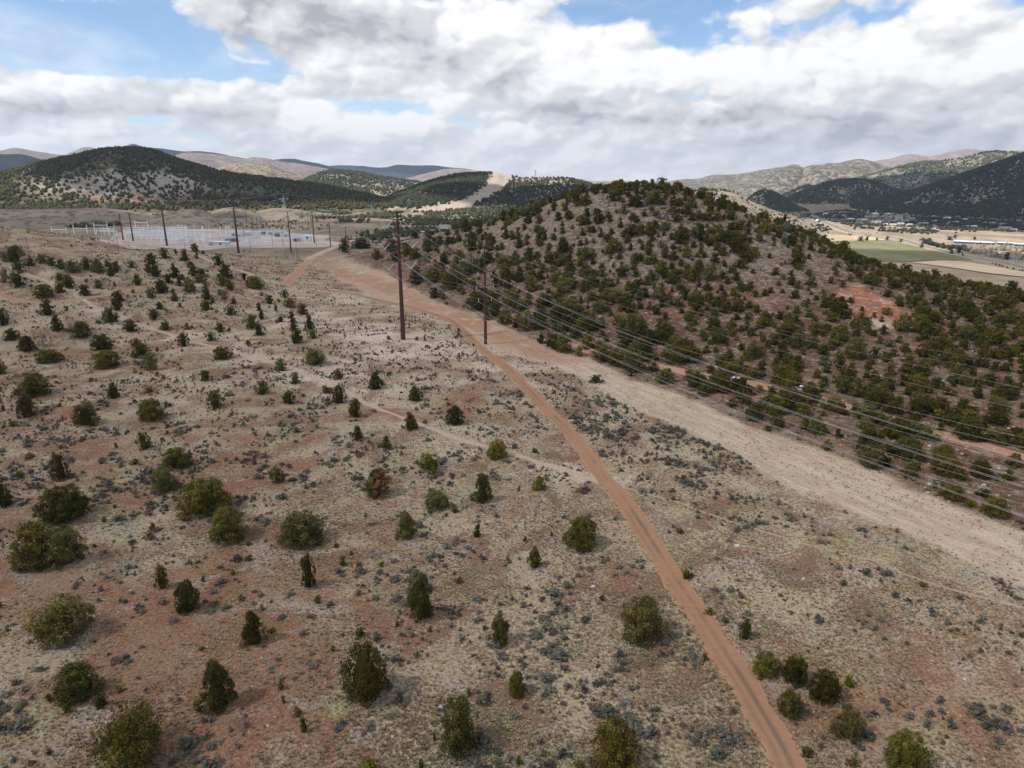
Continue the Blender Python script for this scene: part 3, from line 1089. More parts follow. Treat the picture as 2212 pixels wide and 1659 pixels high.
def azel(vx, vy):
    r = ray(vx, vy)
    return math.degrees(math.atan2(r[0], r[1])), math.degrees(math.asin(r[2] / np.linalg.norm(r)))


def vb(vx, vy, rx, ry, amp):
    a, e = azel(vx, vy)
    return (a, e, rx / 25.7, ry / 25.7, amp)


SKY_STRENGTH = .125
COV0 = .335
BLUE = [vb(40, 58, 290, 60, -.5), vb(330, 116, 150, 40, -.42), vb(520, 160, 170, 26, -.22), vb(830, 228, 150, 24, -.17), vb(1500, 6, 190, 32, -.24), vb(1740, 54, 130, 18, -.14), vb(1290, 20, 60, 30, -.25), vb(960, 235, 90, 20, -.2),
        vb(330, 259, 60, 8, -.25), vb(740, 40, 400, 110, .22), vb(330, 205, 330, 58, .34), vb(40, 220, 160, 60, .25), vb(1500, 200, 620, 110, .28), vb(2080, 150, 300, 120, .2), vb(1000, 110, 300, 80, .2)]
GREY = [vb(520, 36, 250, 60, -.52), vb(800, 70, 200, 40, -.22), vb(1000, 150, 170, 36, -.40), vb(330, 238, 330, 20, -.40), vb(1440, 258, 190, 18, -.60), vb(1870, 262, 330, 34, -.45), vb(1250, 238, 220, 26, -.2),
        vb(420, 130, 130, 24, .35), vb(700, 245, 110, 24, .3), vb(930, 262, 120, 22, .3), vb(1450, 130, 330, 55, .22), vb(1900, 130, 300, 50, .15), vb(200, 180, 200, 26, .15), vb(1180, 60, 160, 50, .15),
        vb(1850, 300, 200, 16, -.3)]
build_world()

hz = NT('haze')
pv = hz.n('ShaderNodeVolumePrincipled')
pv.inputs['Color'].default_value = (.66, .80, 1., 1)
pv.inputs['Density'].default_value = 4.6e-5
pv.inputs['Anisotropy'].default_value = .3
hz.t.links.new(pv.outputs[0], hz.out.inputs['Volume'])
hb = MB().box(-12500, -400, -75, 12500, 15800, 720)
struct(hb.build('haze', hz.m), 'stuff')

cam = bpy.data.cameras.new('camera')
co = bpy.data.objects.new('camera', cam)
COL.objects.link(co)
cam.sensor_fit = 'HORIZONTAL'
cam.sensor_width = 36
cam.lens = 36 * FV / 2212.
cam.clip_end = 60000
cam.clip_start = .5
co.location = (0, 0, CAMZ)
co.rotation_euler = (math.pi / 2 - PITCH, 0, 0)
scene.camera = co
scene.view_settings.view_transform = 'Standard'
scene.view_settings.look = 'None'
scene.view_settings.exposure = .38
scene.view_settings.gamma = 1
scene.cycles.max_bounces = 5
scene.cycles.diffuse_bounces = 2
scene.cycles.transparent_max_bounces = 12
scene.cycles.volume_bounces = 0


# ------------------------------------------------------------------ vegetation meshes
PROF = {'r': ([0, .1, .35, .65, .88, 1], [.72, .92, 1, .82, .48, .1]),
        'c': ([0, .1, .35, .65, .88, 1], [.82, 1, .86, .52, .22, .04]),
        'n': ([0, .1, .35, .65, .88, 1], [.62, .85, 1, .86, .52, .12]),
        'g': ([0, .1, .35, .65, .88, 1], [.60, .85, 1, .9, .66, .25])}


def crown(kind, seed, ncl, nleaf, leaf, gap=0.0, core=True):
    """unit crown (width 1, height 1): sprays of small leaf faces grouped in clumps; returns V, F(tri), C(per vertex)"""
    r = np.random.default_rng(seed)
    hs, rs = PROF[kind]
    ph = r.uniform(0, 6.28, 4)
    V, F, C = [], [], []
    nv = 0

    def lobes(a, h):
        return 1 + .13 * np.sin(2 * a + ph[0] + 2 * h) + .11 * np.sin(3 * a + ph[1] - 3 * h) + .07 * np.sin(5 * a + ph[2] + 5 * h) + (.12 * np.sin(7 * a + ph[3] + 9 * h) if kind == 'g' else 0)

    if core:
        nu, nw = 9, 6
        hh = np.linspace(.02, .86, nw)
        aa = np.linspace(0, 2 * np.pi, nu, endpoint=False)
        A_, H_ = np.meshgrid(aa, hh)
        R_ = .5 * np.interp(H_, hs, rs) * lobes(A_, H_) * (.52 - .1 * (kind == 'g')) * r.uniform(.85, 1.1, A_.shape)
        cv = np.stack([R_ * np.cos(A_), R_ * np.sin(A_), H_ * .95], -1).reshape(-1, 3)
        cv = np.vstack([cv, [[0, 0, .88]]])
        f = []
        for i in range(nw - 1):
            for j in range(nu):
                a, b = i * nu + j, i * nu + (j + 1) % nu
                f += [(a, b, b + nu), (a, b + nu, a + nu)]
        for j in range(nu):
            f.append(((nw - 1) * nu + j, (nw - 1) * nu + (j + 1) % nu, len(cv) - 1))
        V.append(cv)
        F.append(np.array(f))
        C.append(np.full((len(cv), 3), .6))  # core coloured darker to paint the shade inside the crown
        nv += len(cv)
    ch = r.beta(1.15, 1.35, ncl) * .93 + .03
    ca = r.uniform(0, 2 * np.pi, ncl) + np.arange(ncl) * 2.399
    rad0 = .5 * np.interp(ch, hs, rs) * lobes(ca, ch)
    cr = rad0 * r.uniform(.62, .93, ncl)
    cc = np.stack([cr * np.cos(ca), cr * np.sin(ca), ch], -1)
    nt_ = 6
    ch[:nt_] = np.linspace(.55, .93, nt_)
    cr[:nt_] *= .35
    cc[:nt_] = np.stack([cr[:nt_] * np.cos(ca[:nt_]), cr[:nt_] * np.sin(ca[:nt_]), ch[:nt_]], -1)
    size = r.uniform(.085, .165, ncl) * (1.1 if kind == 'g' else 1)
    tone = r.uniform(.6, 1.3, ncl) * (.86 + .3 * ch)  # wide tone range paints clump shading; higher clumps come lighter
    hue = r.uniform(-1, 1, ncl)
    keep = (r.uniform(0, 1, ncl) >= gap) | (np.arange(ncl) < nt_)
    for k in range(ncl):
        if not keep[k]:
            continue
        n = nleaf
        d = r.normal(size=(n, 3))
        d += np.array([math.cos(ca[k]) * .55, math.sin(ca[k]) * .55, .45])
        d /= np.linalg.norm(d, axis=1)[:, None]
        q = cc[k] + d * size[k] * r.uniform(.55, 1.15, (n, 1)) * np.array([1, 1, .85])
        q[:, 2] = np.maximum(q[:, 2], .012)
        # leaf triangle roughly facing outward, pointing up and out
        nn = d + r.normal(size=(n, 3)) * .45
        nn /= np.linalg.norm(nn, axis=1)[:, None]
        up = np.array([0, 0, .55]) + d * .8 + r.normal(size=(n, 3)) * .7
        t1 = up - (up * nn).sum(1)[:, None] * nn
        t1 /= np.linalg.norm(t1, axis=1)[:, None] + 1e-9
        t2 = np.cross(nn, t1)
        s = leaf * r.uniform(.6, 1.35, (n, 1))
        a = q - t1 * s * .55 - t2 * s * .55
        b = q - t1 * s * .55 + t2 * s * .55
        c = q + t1 * s * 1.0
        V.append(np.stack([a, b, c], 1).reshape(-1, 3))
        F.append(np.arange(3 * n).reshape(-1, 3) + nv)
        nv += 3 * n
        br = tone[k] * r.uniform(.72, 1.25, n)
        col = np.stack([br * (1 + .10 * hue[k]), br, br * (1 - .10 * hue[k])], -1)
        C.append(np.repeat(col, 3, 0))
    return np.vstack(V), np.vstack(F), np.vstack(C)


def trunk_mb(seed):
    r = random.Random(seed)
    m = MB()
    m.tube([(0, 0, -.06), (.01, 0, .10), (.03 * r.uniform(-1, 1), .03 * r.uniform(-1, 1), .45), (.05 * r.uniform(-1, 1), .04, .82)], [.075, .055, .038, .012], 7)
    for k in range(4):
        a = k * 1.7 + r.uniform(-.4, .4)
        z = .08 + .13 * k
        L = .32 - .03 * k
        m.tube([(.0, .0, z), (math.cos(a) * L * .5, math.sin(a) * L * .5, z + .07), (math.cos(a) * L, math.sin(a) * L, z + .22)], [.026, .018, .007], 5)
    return m


COLS = {'d': (0.076, 0.067, 0.018), 'o': (0.136, 0.112, 0.025), 'b': (0.152, 0.138, 0.024), 'y': (0.128, 0.115, 0.037), 'x': (0.229, 0.179, 0.119), 'w': (0.162, 0.081, 0.030), 'm': (0.100, 0.086, 0.022)}
HI, MID, LO = {}, {}, {}
for k in 'rcng':
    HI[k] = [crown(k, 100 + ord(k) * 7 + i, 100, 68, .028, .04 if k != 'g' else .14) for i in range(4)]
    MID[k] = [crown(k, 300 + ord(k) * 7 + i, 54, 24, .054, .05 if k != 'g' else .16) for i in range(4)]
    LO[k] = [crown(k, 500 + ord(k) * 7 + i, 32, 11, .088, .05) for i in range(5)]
XMESH = [crown('g', 700 + i, 52, 26, .028, .25, core=False) for i in range(2)]
TINY = []
for i in range(6):
    r = np.random.default_rng(900 + i)
    a = np.linspace(0, 2 * np.pi, 5, endpoint=False) + r.uniform(0, 1)
    ring0 = np.stack([.42 * np.cos(a), .42 * np.sin(a), np.full(5, .02)], -1) * r.uniform(.85, 1.1, (5, 1))
    ring1 = np.stack([.5 * np.cos(a + .5), .5 * np.sin(a + .5), r.uniform(.35, .55, 5)], -1)
    V = np.vstack([ring0, ring1, [[r.uniform(-.1, .1), r.uniform(-.1, .1), 1.]]])
    f = []
    for j in range(5):
        k = (j + 1) % 5
        f += [(j, k, 5 + j), (k, 5 + k, 5 + j), (5 + j, 5 + k, 10)]
    c = np.repeat(r.uniform(.8, 1.2, (11, 1)), 3, 1)
    TINY.append((V, np.array(f), c))


def merge(variants, pos, sx, sz, rot, tint, pick=None):
    """many copies in one arrays set"""
    Vs, Fs, Cs = [], [], []
    nv = 0
    pick = np.asarray(pick) if pick is not None else rng.integers(0, len(variants), len(pos))
    for k, (V, F, C) in enumerate(variants):
        m = np.where(pick == k)[0]
        if not len(m):
            continue
        c, s = np.cos(rot[m])[:, None], np.sin(rot[m])[:, None]
        X = (V[None, :, 0] * c - V[None, :, 1] * s) * sx[m][:, None] + pos[m, 0][:, None]
        Y = (V[None, :, 0] * s + V[None, :, 1] * c) * sx[m][:, None] + pos[m, 1][:, None]
        Z = V[None, :, 2] * sz[m][:, None] + pos[m, 2][:, None]
        Vs.append(np.stack([X, Y, Z], -1).reshape(-1, 3))
        Fs.append((F[None] + (np.arange(len(m)) * len(V))[:, None, None] + nv).reshape(-1, 3))
        Cs.append((C[None] * tint[m][:, None, :]).reshape(-1, 3))
        nv += len(m) * len(V)
    return np.vstack(Vs), np.vstack(Fs), np.vstack(Cs)


def stuff(name, parts, label=None, cat=None):
    Vs, Fs, Cs, n = [], [], [], 0
    for V, F, C in parts:
        Vs.append(V)
        Fs.append(F + n)
        Cs.append(C)
        n += len(V)
    me = mesh_np(name, np.vstack(Vs), np.vstack(Fs), M['foliage'], attrs={'leaf': ('POINT', np.vstack(Cs))})
    o = struct(link(name, me), 'stuff')
    if label:
        o['label'] = label
        o['category'] = cat
    return o


# ------------------------------------------------------------------ junipers, surveyed one by one
def cr(ox, oy, s):
    q = 2212 / 3000.
    return lambda x, y: ((ox + x / s) * q, (oy + y / s) * q, q / s)


SURVEY = []     # vx, vy(base), w, h (frame units), kind, colour, hand label


def add(conv, txt):
    for e in txt.replace('\n', ' ').split(';'):
        e = e.strip()
        if not e:
            continue
        p = e.split(',')
        x, y, w, h = map(float, p[:4])
        vx, vy, k = conv(x, y)
        kc = p[4].strip() if len(p) > 4 else ''
        kind = col = None
        for ch in kc:
            if ch in 'rcng':
                kind = ch
            if ch in 'dobyxwm':
                col = ch
        if kind is None:
            kind = 'c' if h > w * 1.25 else ('n' if h > w * 1.6 else 'r')
            if h > 1.55 * w:
                kind = 'n'
        if col is None:
            col = random.choice('dddmmoy')
        SURVEY.append([vx, vy, w * k, h * k, kind, col, p[5].strip() if len(p) > 5 else None])


add(cr(0, 700, 2.212), '''95,160,120,105,gd; 200,180,65,60; 278,165,80,60,ro; 338,180,60,60; 400,200,70,65; 475,225,90,80,gy; 565,205,70,80; 635,225,75,90; 700,185,55,40; 755,220,65,70;
720,245,55,65; 855,190,55,45; 820,275,70,95,gx; 985,170,75,75; 965,225,55,65; 1010,250,75,80; 1068,130,70,70; 1140,100,22,35; 1200,145,65,75; 1265,85,65,55; 1278,130,30,45; 1315,98,30,25;
1418,175,75,75,gd; 1135,255,65,90; 1235,190,55,45; 1256,245,65,70; 1310,250,80,55; 1293,290,85,60,ro; 1180,270,50,40,ry; 1165,310,45,60; 1092,290,60,60; 1045,355,85,90,rd; 893,305,60,75;
1230,350,85,80; 1335,340,45,55; 1465,260,90,90,rd; 1445,310,70,70,ro; 1490,335,60,70; 1585,270,28,50; 1655,325,110,80,ro; 1612,310,30,60; 122,320,90,100,gd; 128,225,75,70,gd; 35,290,60,100,gx;
390,275,60,50; 448,325,80,85; 395,355,65,75; 640,325,55,60; 295,390,110,90,ro; 555,375,80,75,rd; 745,310,20,35; 985,390,65,65,gy; 1132,408,55,80;
765,412,85,70,rd; 762,470,80,85,cd; 312,500,85,100,rd; 720,550,90,100,gd; 1342,400,75,65; 1340,465,75,65; 1035,460,50,50; 1003,530,80,70,gd; 1168,445,35,30; 1428,368,45,40,ro;
1460,400,60,65,gx; 1515,425,40,40; 1495,500,75,65,gm; 1680,470,45,55; 1695,525,45,65; 1790,470,25,45; 1750,425,50,60; 1695,370,30,25,rb; 1845,385,50,55,gy; 1880,450,80,65,ro;
1965,495,80,75,ry; 1820,540,45,40; 1895,550,55,75; 1905,600,50,55; 1930,680,75,100,rd; 2007,590,60,90,nd; 2030,650,65,60; 25,565,80,110,gd; 375,605,80,100,cd; 845,605,90,80,rd; 525,655,125,110,gd;
1075,595,65,60,ro; 1215,590,40,50,cy; 1430,608,65,65; 1635,585,75,95,gm; 1680,630,70,80; 85,665,85,80,rm; 290,705,110,130,gx; 180,735,115,100,cd; 1192,700,70,90,gd; 1368,665,65,60,gm;
665,725,110,105,rd; 885,700,65,55; 918,770,105,90,rd; 985,855,85,115,gy; 325,810,155,90,ro; 697,842,180,118,ro; 1443,785,120,85,ro; 0,880,80,100,ro; 2047,822,125,105,gy; 1820,858,80,80,ry;
1912,942,70,75,ry; 1331,925,80,75,rm; 220,1027,190,155,gd; 740,1040,75,105,cd; 182,1162,135,140,cd; 565,1217,150,142,gd; 988,1190,175,145,ro; 1399,1107,100,115,gd; 1703,1012,80,95,gy; 1877,1075,85,85,gd;
2190,1070,60,120,gd; 2190,912,70,70,ro; 2110,1005,55,55,ry; 2143,1006,50,45,ry; 1855,1060,50,40''')
add(cr(0, 1200, 2.212), '''935,265,85,115,gm; 400,460,95,170,nd; 1150,392,185,135,ro; 1080,545,150,165,gy; 430,747,275,240,rd; 258,1050,275,305,ro,giant olive juniper dome at left edge with a paler twin on its right;
440,1025,225,265,ry,pale drooping juniper merged into the right side of the giant olive dome; 1340,697,310,238,ro; 1485,876,235,222,ro; 1960,902,275,222,ry; 1805,485,95,120,gy;
30,640,90,175,gd; 1060,1172,80,158,no; 1228,1332,145,208,nd; 2005,1167,100,217,nd''')
add(cr(1000, 1100, 2.212), '''225,95,100,110,cd; 483,172,100,102,cd; 90,277,80,122,nd; 738,327,115,120,rd; 448,361,95,118,cm; 108,424,80,95,cd; 293,483,70,92,cm; 1010,547,130,120,rb; 570,625,120,115,gb;
250,797,160,178,rm; 915,832,130,182,cd; 1285,754,95,95,rb; 617,880,145,125,ry; 422,1067,130,168,cy; 885,1056,58,92,cd; 1555,1142,225,207,ro; 1252,1257,100,138,cm; 12,1240,50,72,ro; 0,180,60,125,gy''')
add(cr(0, 1650, 2.212), '''420,542,300,298,gy; 525,907,255,232,rd; 1655,542,140,217,cd; 1430,977,230,308,cd; 870,1410,420,410,gm; 665,942,75,95,rd''')
add(cr(1000, 1650, 2.212), '''515,387,155,292,nm; 1030,547,115,196,nm; 1940,552,262,282,gy; 170,937,245,373,nd; 1135,882,115,155,rb; 760,1272,215,318,gm; 1765,1400,290,310,ro; 180,1390,100,110,rb''')
add(cr(2000, 1400, 1.952), '''355,932,80,117,cd; 468,1152,140,137,ro; 632,1192,148,157,rd; 800,1302,148,182,rd; 943,1202,58,70,rb; 608,1372,135,138,rm; 925,1512,150,187,gy; 1255,1690,228,205,ro;
1535,132,115,95,ro; 1780,232,130,120,ro; 1640,172,65,50,gb; 1720,115,75,50,rm; 1440,60,35,35,rb''')
# the hill, left shoulder
add(cr(1000, 560, 2.212), '''1300,105,60,60; 1155,152,50,60; 1250,167,60,70; 1215,217,55,60; 1280,217,55,60; 1405,195,50,50; 1475,192,60,55; 1450,130,40,40; 1370,132,35,50; 900,267,40,60; 805,270,75,90,gd;
730,247,40,40; 1080,227,55,60; 1050,197,50,70; 1185,257,35,40; 1270,277,55,50; 1385,265,22,25; 935,290,35,25; 970,310,30,40; 915,322,35,40; 1065,317,60,90; 1105,322,50,60; 1145,317,45,60; 1205,315,40,30;
1285,337,55,60; 1320,322,30,50; 1375,322,40,40; 840,402,85,130,rd; 900,382,45,55; 960,397,60,70; 985,347,40,50; 1040,387,40,50; 1155,377,55,60; 1200,357,40,45; 1435,412,65,95,cd; 1010,392,40,40;
565,400,70,120,rm; 640,345,60,50; 690,350,55,50; 725,345,55,45; 685,380,40,30; 700,420,60,50,gx; 745,480,45,40; 480,305,60,60; 560,300,60,40; 600,350,50,50; 130,375,110,70,rd; 20,400,70,90,rd;
300,300,50,40; 230,450,70,70; 350,460,80,60; 420,420,90,80; 330,395,100,70; 480,445,80,80; 540,520,90,90,gx; 490,610,90,110,rd; 605,700,75,75,rd; 660,705,40,40; 600,600,120,90,gy; 720,640,120,110,ry; 820,560,120,90,gy;
870,780,120,110,rd; 1000,815,90,110,rd; 945,840,60,70; 760,450,80,60; 850,470,90,70,gx; 950,480,90,70; 1060,510,110,80,gy; 1130,490,70,90; 1215,470,80,90,rd; 1210,520,55,60; 1000,600,60,50; 910,500,60,60; 1150,600,70,95,cd;
1240,565,60,45; 1080,660,60,90,rd; 1230,660,90,100,ro; 1090,760,110,110,gy; 1190,910,100,130,gy; 1060,870,100,90,ry; 1130,890,60,60; 1295,990,55,70,cd; 1350,1010,60,90; 1290,840,90,80; 1440,1050,110,110,ro; 1520,960,80,90; 1540,1075,55,70;
1600,1030,90,110,ro; 1320,760,90,80; 1400,860,110,100; 1530,870,110,110,rd; 1620,920,100,90; 1680,900,70,70; 1690,1110,130,110,gy; 1800,1140,130,110,gm; 1900,1180,150,130,gy; 1960,1110,110,110; 2080,1250,100,90,ro; 2100,1000,130,130,rd; 1880,960,160,150,ry; 2000,1010,100,100;
1760,740,130,90,gy; 1860,800,90,70; 1700,700,70,50; 1620,720,75,60,ro; 1550,730,30,45; 1410,710,60,50; 1650,1250,100,60; 2190,1130,110,110''')
add(cr(1600, 520, 3.687), '''530,190,90,95,rd; 645,105,45,45; 640,180,80,75; 770,160,140,100,ro; 830,152,80,80; 900,152,90,80; 975,190,110,130,gm; 1040,190,70,60; 1100,150,80,85; 1200,142,90,60; 1290,180,130,95,rm; 1370,192,80,60; 1500,202,75,85,rd; 1565,212,50,55;
245,230,90,75; 350,200,70,60; 325,290,110,95,rd; 420,317,130,107,rm; 890,222,60,60; 1165,317,190,142,ry; 1285,242,55,55; 1380,240,45,45; 1590,267,50,50; 1665,240,90,75; 1760,262,110,75; 1720,310,80,70; 1600,342,90,70,ry; 1405,332,150,80,rm; 1380,397,100,70; 1520,420,130,110,rm;
1580,482,100,75; 1700,480,90,80; 1780,397,90,90; 1860,372,55,50; 1920,350,130,100; 2050,362,100,70; 2110,372,80,70; 80,367,55,85,cd; 225,302,45,50; 205,367,60,65; 25,402,35,45; 130,477,80,87,cd; 245,467,90,82,cd; 440,442,80,97,rd; 540,420,70,80; 560,522,100,112,rd; 670,445,70,65; 685,492,65,75;
450,522,75,75; 840,407,90,100,gy; 980,342,90,140,gd; 970,502,85,77,rd; 340,472,35,40; 95,592,30,40; 505,612,75,77,rd; 590,657,70,87,cd; 395,642,75,50; 340,672,35,40; 85,687,60,65; 665,727,105,92,gd; 370,752,65,65; 430,737,55,75; 180,832,110,155,rd; 25,837,70,80; 35,942,110,100; 355,852,60,80;
420,902,150,130,ry; 370,972,110,110,ro; 245,937,85,105,rd; 500,952,70,85; 610,817,35,40; 870,722,90,87,ro; 910,802,60,80; 770,832,140,110,ry; 790,897,90,70; 920,672,150,132,gd; 1030,632,90,110; 1110,642,90,100; 800,552,65,100; 1140,702,80,92,gd; 1110,772,80,80; 1105,857,95,92,rm; 1035,792,55,65;
1170,562,100,80; 1285,592,120,92,ry; 1455,562,60,60,ro; 1270,637,45,50; 1210,652,35,40; 1350,682,70,70; 1410,652,80,65; 1440,737,120,110,gd; 1510,757,50,60; 1590,772,70,75,rd; 1440,807,55,60; 1235,762,70,80,gx; 1280,887,85,130,rd; 1375,912,105,100,rd; 1455,972,75,77,rd; 940,962,80,112; 1015,922,90,90;
945,1012,85,60; 965,1082,75,80; 1095,962,110,90,gy; 725,977,45,45; 815,992,35,55; 810,1097,170,100,rm; 600,1002,70,70; 605,1092,95,100,gy; 435,1102,150,130,rm; 275,1032,90,100; 290,1052,45,55; 75,1032,90,80; 130,982,120,80; 690,1032,35,30; 1130,1062,55,60; 1240,1072,130,150,rm; 1355,1002,80,70;
1370,1172,160,150,ro; 1290,1102,90,90; 1090,1182,110,110,ry; 1000,1172,90,60,gy; 770,1162,45,80; 690,1192,110,90,ro; 860,1232,50,65; 890,1197,80,70; 600,1262,80,112,rd; 540,1202,110,100; 400,1252,90,140,gy; 450,1212,60,100; 200,1272,200,162,gy; 90,1182,140,130,ro; 200,1122,100,90; 15,1092,35,50;
145,1342,110,80,rd; 20,1372,90,80; 380,1362,40,80; 490,1342,100,92,ro; 700,1387,110,112,ro; 865,1367,110,110,rm; 795,1307,80,65; 930,1312,60,70; 1000,1342,100,112,rd; 1070,1312,90,110; 1225,1332,160,132,ry; 1245,1412,90,110; 1360,1242,40,60; 1245,1222,80,70; 1500,1342,120,130,gd; 1490,1252,70,60;
1420,1422,120,112,rm; 1630,1412,140,110,rm; 1010,1432,85,80; 930,1477,120,100; 800,1452,75,77; 1115,1432,70,60; 1115,1367,25,30; 1180,1495,100,100,rd; 1460,1477,75,70; 240,1477,220,150,gy; 150,1477,90,110; 590,1477,180,120,gy; 450,1422,50,70; 1590,652,110,90; 1670,622,110,100; 1730,722,100,120; 1770,752,90,80;
1830,640,150,120,gy; 1940,722,220,110,rm; 2050,682,140,90; 2130,722,110,100; 2000,592,110,90; 2180,622,70,70; 2000,472,120,100,rd; 2185,542,70,70; 1840,480,90,80; 1670,832,70,80; 1820,942,110,112,rd; 1630,872,55,55; 1700,880,70,60; 1920,972,60,70; 1640,1052,120,132; 1770,1142,150,180,gy; 1900,1112,110,92,gy;
1960,1162,75,72; 2050,1132,100,100; 1735,1242,105,92,rm; 1650,1192,60,70; 1620,1242,45,60; 1890,1232,60,70; 1850,1257,40,35; 1740,1277,35,30; 2090,1242,110,100; 2180,1242,90,100; 2020,1302,130,100,ro; 1920,1292,70,60; 1840,1382,160,92,ry; 2060,1382,120,112; 2140,1332,40,45; 1800,1402,50,50; 1930,1477,140,102,rd;
2070,1472,130,112; 1740,1447,80,60; 2000,1042,100,80; 2100,1002,150,100; 2170,932,120,122; 2050,832,160,120; 1900,862,120,100; 1850,802,90,90; 2150,832,120,120; 2000,762,110,90''')
add(cr(2400, 900, 3.687), '''460,50,50,60,cd; 590,115,55,60; 670,165,55,70; 880,270,160,190,gy; 1090,290,200,190,ro; 690,300,80,100,rd; 250,330,110,150,ry; 400,340,110,110,rm; 390,240,130,120,ro; 520,290,90,100; 590,320,80,70; 380,570,220,220,ro; 130,470,110,130; 760,440,90,90,gy; 720,600,120,110,rm; 600,560,110,120,gd; 960,620,140,110,ro;
920,500,110,100; 1120,560,170,160,rm; 1280,500,150,160,rd; 1100,675,100,90,ry; 1220,640,130,110,gy; 525,680,85,90,rm; 340,715,100,120,ro; 220,670,120,120,gd; 70,720,100,100,ro; 50,640,130,110,ry; 510,770,80,80,rd; 590,770,90,90; 760,750,110,150,gy; 720,920,130,170,gy; 20,930,90,130,rb; 40,860,100,100; 250,945,170,200,ry; 400,980,170,200,ry; 520,1000,130,180,ry;
900,860,120,130,rd; 1050,920,200,180,ro; 1250,890,140,130,rm; 950,960,90,90; 1100,1120,210,180,rm; 860,1040,100,80; 790,1160,180,140,rd; 620,1110,55,80; 1020,1240,120,110,rm; 1380,960,110,90,gd; 1460,960,60,60; 1450,865,55,60; 1570,860,140,140,gy; 1650,745,80,90,rd; 1710,1000,80,120,rd; 1890,700,110,110,rd; 1970,1005,200,180,ry; 2090,980,110,160,ro;
1840,860,150,140,rm; 2160,890,80,110; 1910,1280,230,150,rd; 1600,1450,260,240,rm; 1440,1290,190,130,rd; 1640,1200,150,120,rd; 1500,1180,120,110,rd; 1760,1340,110,120; 1300,1335,80,90; 1090,1320,80,60; 1940,1480,260,160,ry; 2140,1470,110,170,rd; 2180,1200,80,70; 2180,1110,60,80; 1780,490,110,120,rm; 1920,570,170,110,ro; 2010,490,80,70; 1660,335,90,90,rm; 1500,285,110,75,ry;
1730,250,140,150,ry; 1600,245,80,70,gx; 1950,280,140,90,rd; 1970,420,100,110,rm; 2160,310,90,110; 2170,490,110,110; 1580,470,60,110,gd; 1500,570,130,100; 1600,660,150,130,gd; 1750,660,140,120,rm; 2060,630,70,80; 1400,140,90,100,rd; 1600,130,90,90; 1690,90,80,90; 2030,180,170,160,ro; 2140,180,90,80; 1430,230,100,90; 1240,200,160,140,ro; 1060,90,130,90,gy; 1170,110,90,90;
40,1180,60,60; 120,1130,200,160,gy; 380,1130,90,90; 500,1180,220,130,gy; 650,1290,240,150,gm; 480,1330,160,120,gy; 900,1380,300,170,gm; 1150,1440,220,140,gy; 560,1470,240,150,gm; 880,1250,120,60; 350,1400,120,200,gx''')

# ---- the thickets on the rest of the hill and its far skirts, at natural spacing
sv = np.array([[s[0], s[1]] for s in SURVEY])
taken = hit(sv[:, 0], sv[:, 1])[:, :2]
cand = rng.uniform((-60, 130), (420, 640), (34000, 2))
cx_, cy_ = cand[:, 0], cand[:, 1]
inh = inpoly(cx_, cy_, P_HILL)
zc = H(cx_, cy_)
pvx, pvy = project(np.stack([cx_, cy_, zc], -1))
dn = fbm(cx_ / 26., cy_ / 26., 61, 3)
listed = ((pvx > 1180) & (pvx < 1625) & (pvy > 380) & (pvy < 678)) | ((pvx > 1770) & (pvy > 663) & (pvy < 960)) | ((pvx < 1475) & (pvy > 413) & (pvy < 850))
p = np.where(listed, np.where(pvx > 1480, .8, .5) * (.35 + .65 * sstep(.34, .56, dn)), .3 + .7 * sstep(.30, .50, dn)) * inh
p *= np.where((pvx < 1200) & (pvy < 560), .3, 1) * np.where((pvx > 1560) & (pvy < 640), .35, 1)
p *= 1 - .9 * (soft_poly(cx_, cy_, P_SCAR, 3, 2) > .4)
p *= (dist_line(cx_, cy_, L_HILLROAD) > 3.5) * (soft_poly(cx_, cy_, P_GREENPATCH, 2, 1) < .3)
edge = (dist_line(cx_, cy_, np.vstack([P_MEADOW, P_MEADOW[:1]])) < 9)
p *= np.where(edge, .25, 1) * (soft_poly(cx_, cy_, P_MEADOW, 1, 0) < .2)
ok = rng.uniform(0, 1, len(cand)) < p * .85
pts = list(map(tuple, taken))
grid = {}
for q in pts:
    grid.setdefault((int(q[0] // 5), int(q[1] // 5)), []).append(q)
RAND = []
for q in cand[ok]:
    gi, gj = int(q[0] // 5), int(q[1] // 5)
    dmin = 2.6 + 1.6 * rng.uniform()
    bad = False
    for a in (-2, -1, 0, 1, 2):
        for b in (-2, -1, 0, 1, 2):
            for s in grid.get((gi + a, gj + b), ()):
                if (s[0] - q[0]) ** 2 + (s[1] - q[1]) ** 2 < dmin * dmin:
                    bad = True
    if not bad:
        grid.setdefault((gi, gj), []).append(tuple(q))
        RAND.append(q)
RAND = np.array(RAND)

TREES = []   # dict per tree
base = hit(sv[:, 0], sv[:, 1])
for s, b in zip(SURVEY, base):
    dep = b[1] * CP - (b[2] - CAMZ) * SP
    dep = max(dep, 30)
    w = s[2] / FV * dep
    ang = math.atan2(CAMZ - b[2], math.hypot(b[0], b[1]))
    h = max((s[3] / FV * dep - .36 * w * math.sin(ang)) / math.cos(ang), .5 * w, .5)
    rr_ = math.hypot(b[0], b[1])
    x, y = b[0] * (1 + .36 * w / rr_), b[1] * (1 + .36 * w / rr_)
    g_ = 1.08 if inpoly(np.array(x), np.array(y), P_HILL) else 1.03
    TREES.append(dict(x=x, y=y, w=w * g_, h=h * g_, k=s[4], c=s[5], lab=s[6], px=s[2], vx=s[0], vy=s[1] - s[3] * .5, big=s[2]))
zz = H(RAND[:, 0], RAND[:, 1])
rvx, rvy = project(np.stack([RAND[:, 0], RAND[:, 1], zz], -1))
